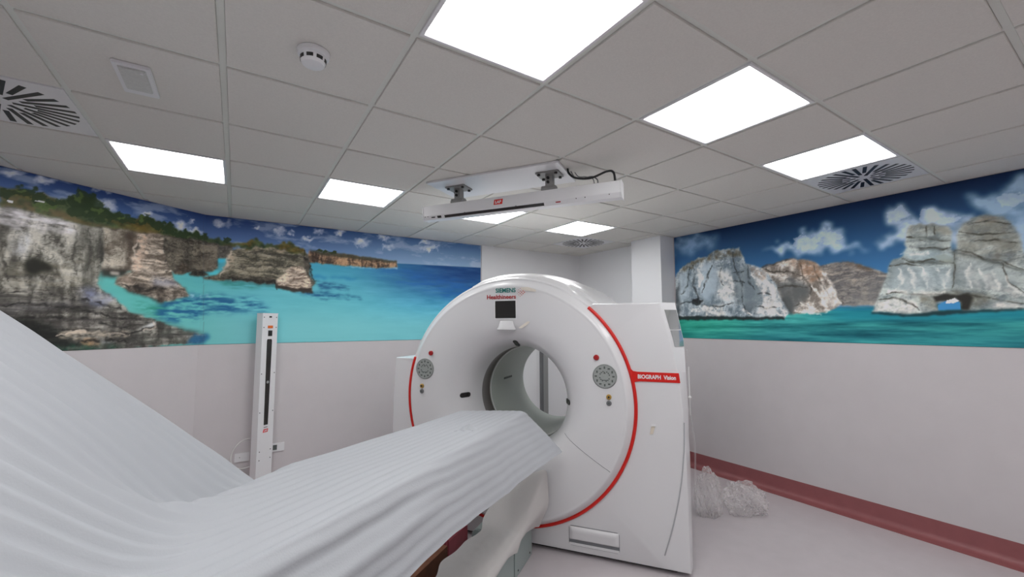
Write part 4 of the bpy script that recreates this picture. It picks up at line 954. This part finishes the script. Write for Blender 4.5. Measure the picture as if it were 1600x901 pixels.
tl = letters('LAP', .028, .0012, shear=.15, width=.050); obj('badge_lettering', move(tl, (-.003, yF-.002, zt-.049)), M['white'], bt)
def bracket(x):
    bm = B(); prism(bm, rrect(x-.085, x+.085, -.07, .07, .012), 'z', -.034, -.024); p = obj('bracket', bm, M['bracket'], lb, bevel=.002)
    bm = B(); box(bm, x-.022, x+.026, -.03, .03, -.115, -.034); obj('bracket_post', bm, M['bracket'], p, bevel=.006)
    bm = B(); prism(bm, [(-.036, -.150), (-.040, -.136), (-.028, -.112), (.03, -.104), (.042, -.116), (.042, -.150)], 'x', x-.052, x+.045); obj('bracket_clamp', bm, M['bracket'], p, bevel=.003)
    for sx in (-.062, .062):
        for sy in (-.05, .05): obj('bolt', tube(B(), [(x+sx, sy, -.034), (x+sx, sy, -.046)], .011, 6), M['black'], p)
    for zz in (-.06, -.09): obj('bolt', tube(B(), [(x, -.03, zz), (x, -.040, zz)], .010, 8), M['black'], p)
bracket(-.335); bracket(.401)
def bez(p, n=24):
    P = [Vector(q) for q in p]; out = []
    for k in range(n+1):
        t = k/n; Q = P[:]
        while len(Q) > 1: Q = [a.lerp(b, t) for a, b in zip(Q, Q[1:])]
        out.append(Q[0])
    return out
def spline(p, n=8):
    P = [Vector(q) for q in p]; P = [P[0]*2-P[1]]+P+[P[-1]*2-P[-2]]; out = []
    for i in range(1, len(P)-2):
        for k in range(n):
            t = k/n; a, b, c, d = P[i-1:i+3]
            out.append(.5*((2*b)+(c-a)*t+(2*a-5*b+4*c-d)*t*t+(3*b-a-3*c+d)*t**3))
    return out+[P[-2]]
bm = B(); tube(bm, spline([(.535, -.01, -.006), (.55, -.03, -.05), (.60, -.04, -.092), (.70, -.03, -.104), (.80, -.02, -.072), (.845, -.02, -.082), (.858, -.02, zt+.002)]), .0075, 8); obj('power_cable', bm, M['cable'], lb, smooth=60)
bm = B(); tube(bm, spline([(.54, .05, -.006), (.58, .02, -.07), (.64, .0, -.088), (.70, .0, -.085), (.735, .0, -.11), (.74, .0, zt+.002)]), .0045, 8); o = obj('data_cable', bm, M['kgrey'], lb, smooth=60)
bm = B(); tube(bm, spline([(.56, .08, -.006), (.60, .03, -.06), (.66, .02, -.075), (.705, .01, -.10), (.715, .01, zt+.002)]), .003, 8); obj('data_cable', bm, M['kgrey'], lb, smooth=60)

# ------------------------------------------------------------ laser post by the back wall
pp = thing('laser_post', 'tall narrow white laser post with dark slot standing before the left mural', 'laser', (.262, 4.895, 0), GR+PI/2)
PW, PD, PH = .084, .040, 1.735
# local -x is the face towards the scanner side: rotate so that the face is local -y
pp.rotation_euler = (0, 0, math.atan2(.58253889, .81280283))
bm = B(); box(bm, -PW, PW, -PD, PD, .0, PH); obj('housing', bm, M['white'], pp, bevel=.003)
bm = B(); box(bm, -PW-.003, PW+.003, -PD-.003, PD, PH, PH+.006); obj('top_cap', bm, M['white'], pp)
bm = B(); prism(bm, [(-.022, .655), (.022, .655), (.028, 1.47), (.022, 1.485), (-.022, 1.485), (-.028, 1.47)], 'y', -PD-.0016, -PD+.002); sl = obj('laser_slot', bm, M['glass'], pp)
bm = B(); disc(bm, .014, -PD-.004, -PD, (0, 0, 1.065), seg=20); obj('laser_lens', bm, M['metal'], sl)
bm = B(); box(bm, -.024, .030, -PD-.004, -PD, 1.592, 1.618); obj('indicator', bm, M['amber'], pp)
bm = B(); box(bm, -.018, .024, -PD-.005, -PD, 1.515, 1.570); obj('switch', bm, M['black'], pp, bevel=.002)
bm = B(); box(bm, -.012, .014, -PD-.003, -PD, 1.697, 1.712); obj('port', bm, M['black'], pp)
bm = B(); prism(bm, [(-.028, .585), (.022, .585), (.028, .615), (-.022, .615)], 'y', -PD-.0015, -PD); bd = obj('maker_badge', bm, M['red'], pp)
tl = letters('LAP', .020, .0009, shear=.15, width=.036); obj('badge_lettering', move(tl, (-.018, -PD-.002, .593)), M['white'], bd)
bm = B(); box(bm, -.020, .020, -PD-.0015, -PD, .630, .636); obj('type_label', bm, M['paddk'], pp)
for x, z in ((-.068, 1.70), (.068, 1.70), (-.068, 1.60), (.068, 1.60), (-.070, 1.15), (.070, 1.15), (-.070, .78), (.070, .78), (-.055, .41), (.062, .41), (-.055, .33), (.062, .33)):
    obj('screw', tube(B(), [(x, -PD, z), (x, -PD-.002, z)], .005, 8), M['black'], pp)

# sockets and cable
def socket(name, x, z, w, h, label, cut):
    t = thing(name, label, 'socket', (x, 5.0, z))
    bm = B(); box(bm, -w, w, -.012, 0, -h, h); p = obj('cover_plate', bm, M['white'], t, bevel=.003)
    if cut:
        for sx in (-.055, -.012, .034):
            bm = B(); box(bm, sx-.018, sx+.018, -.0135, -.010, -.024, .024); obj('outlet', bm, M['paddk'] if sx < .02 else M['white'], t)
    else:
        bm = B(); tube(bm, [(-.02, -.012, 0), (-.02, -.014, 0)], .004, 8); obj('plate_screw', bm, M['kgrey'], t)
    return t
socket('wall_socket', .395, .395, .072, .040, 'small white wall socket with two outlets just right of the laser post', True)
socket('junction_box', .105, .345, .062, .040, 'blank white junction box on the wall just left of the laser post', False)
bm = B(); tube(bm, bez([(.165, 4.97, .52), (.04, 4.97, .52), (-.02, 4.97, .40), (-.02, 4.97, .26), (.06, 4.97, .22), (.17, 4.97, .25)], 30), .005, 8)
tag(obj('cable', bm, M['wcable'], None, smooth=60), 'thin white cable looping out from behind the laser post', 'cable')

# steel upright seen through the bore
t = thing('steel_upright', 'grey steel upright on the far wall seen through the scanner bore', 'upright', (3.765, 4.985, 0))
bm = B(); box(bm, -.062, -.030, -.05, 0, 0, 1.62); obj('dark_channel', bm, M['kgrey'], t, bevel=.002)
bm = B(); box(bm, -.030, .065, -.035, 0, 0, 1.62); obj('flange', bm, M['metal'], t, bevel=.002)

# ------------------------------------------------------------ small things on the ceiling
t = thing('smoke_detector', 'round white smoke detector with dark slots on a ceiling tile', 'smoke detector', (GX+1.5*T, GY+.5*T, CEIL-DROP))
bm = B(); lathe(bm, [(.0005, 0), (.058, 0), (.060, -.004), (.057, -.018), (.050, -.022), (.0005, -.022)], 48, axis='z'); bmesh.ops.recalc_face_normals(bm, faces=bm.faces[:]); obj('base', bm, M['white'], t, smooth=35)
bm = B(); lathe(bm, [(.047, -.021), (.047, -.030), (.044, -.046), (.038, -.054), (.020, -.057), (.0005, -.058)], 48, axis='z'); bmesh.ops.recalc_face_normals(bm, faces=bm.faces[:]); bd = obj('sensor_head', bm, M['white'], t, smooth=35)
for k in range(8):
    bm = B(); a0 = 2*PI*k/8
    rows = [[(r*math.cos(a0+.12+.52*q/6), r*math.sin(a0+.12+.52*q/6), z) for r, z in ((.0480, -.030), (.0462, -.043))] for q in range(7)]
    bm = grid_mesh(rows, .0012); obj('sensor_slot', bm, M['black'], bd)
t = thing('emergency_light', 'small rectangular white emergency light with frosted lens on a ceiling tile', 'emergency light', (-.405, 2.35, CEIL-DROP), .0)
bm = B(); prism(bm, rrect(-.062, .062, -.135, .135, .006), 'z', -.014, 0); obj('frame', bm, M['white'], t, bevel=.003)
bm = B(); prism(bm, rrect(-.045, .045, -.115, .085, .006), 'z', -.020, -.010); obj('lens', bm, M['frost'], t, bevel=.003)
bm = B(); tube(bm, [(.03, -.098, -.020), (.03, -.098, -.023)], .006, 10); obj('indicator', bm, M['white'], t)

# ------------------------------------------------------------ plastic film and bag
def crumple(name, c, r, seed, amp, label, cat):
    bm = B(); bmesh.ops.create_icosphere(bm, subdivisions=5, radius=1)
    for v in bm.verts:
        p = v.co.copy()
        n = float(fbm(np.array(p.x*2.4+p.z*1.3+20), np.array(p.y*2.4-p.z*1.1+20), seed, 4))
        n2 = abs(float(fbm(np.array(p.x*5+p.z*2+50), np.array(p.y*5+p.z*3+50), seed+2, 3))-.5)*2
        k = 1+amp*(n-.5)*2-amp*.55*n2
        q = Vector((p.x*r[0]*k, p.y*r[1]*k, p.z*r[2]*k)); q.z = max(q.z, -r[2]*.62)
        v.co = q
    o = obj(name, bm, M['bag'], None, smooth=28); o.location = (c[0], c[1], c[2]+r[2]*.62); return tag(o, label, cat)
bx = GW(1.405, 1.02)
crumple('plastic_bag', (bx[0]+.03, bx[1]+.02, 0.0), (.12, .11, .24), 1, .36, 'crumpled clear plastic bag piled against the right side of the scanner', 'plastic bag')
crumple('plastic_wrap', (bx[0]+.345, bx[1]-.11, 0.0), (.20, .17, .15), 3, .34, 'crumpled clear plastic wrap spread on the floor below the plastic bag', 'plastic wrap')
rows = []
for i in range(41):
    z = 1.44-1.1*i/40; rows.append([])
    for j in range(15):
        v = j/14
        rows[-1].append((1.258+.030*float(sm(np.array(-z), -1.3, -.7))+.004*math.sin(v*9+z*3)+.003*math.sin(z*17+v*4), .13+.45*v, z))
bm = grid_mesh(rows); o = obj('plastic_film', bm, M['film'], None, smooth=60); o.location = GW(0, 0); o.rotation_euler = (0, 0, GR)
tag(o, 'clear protective plastic film hanging on the right flank of the scanner', 'plastic film')

bm = B(); tube(bm, [(1.264, .16, z) for z in (1.33, 1.14, 1.13, 1.125, 1.12, 1.11, 1.0)], [.003, .003, .004, .012, .012, .004, .003], 8); obj('film_clip', bm, M['wcable'], o, smooth=60)
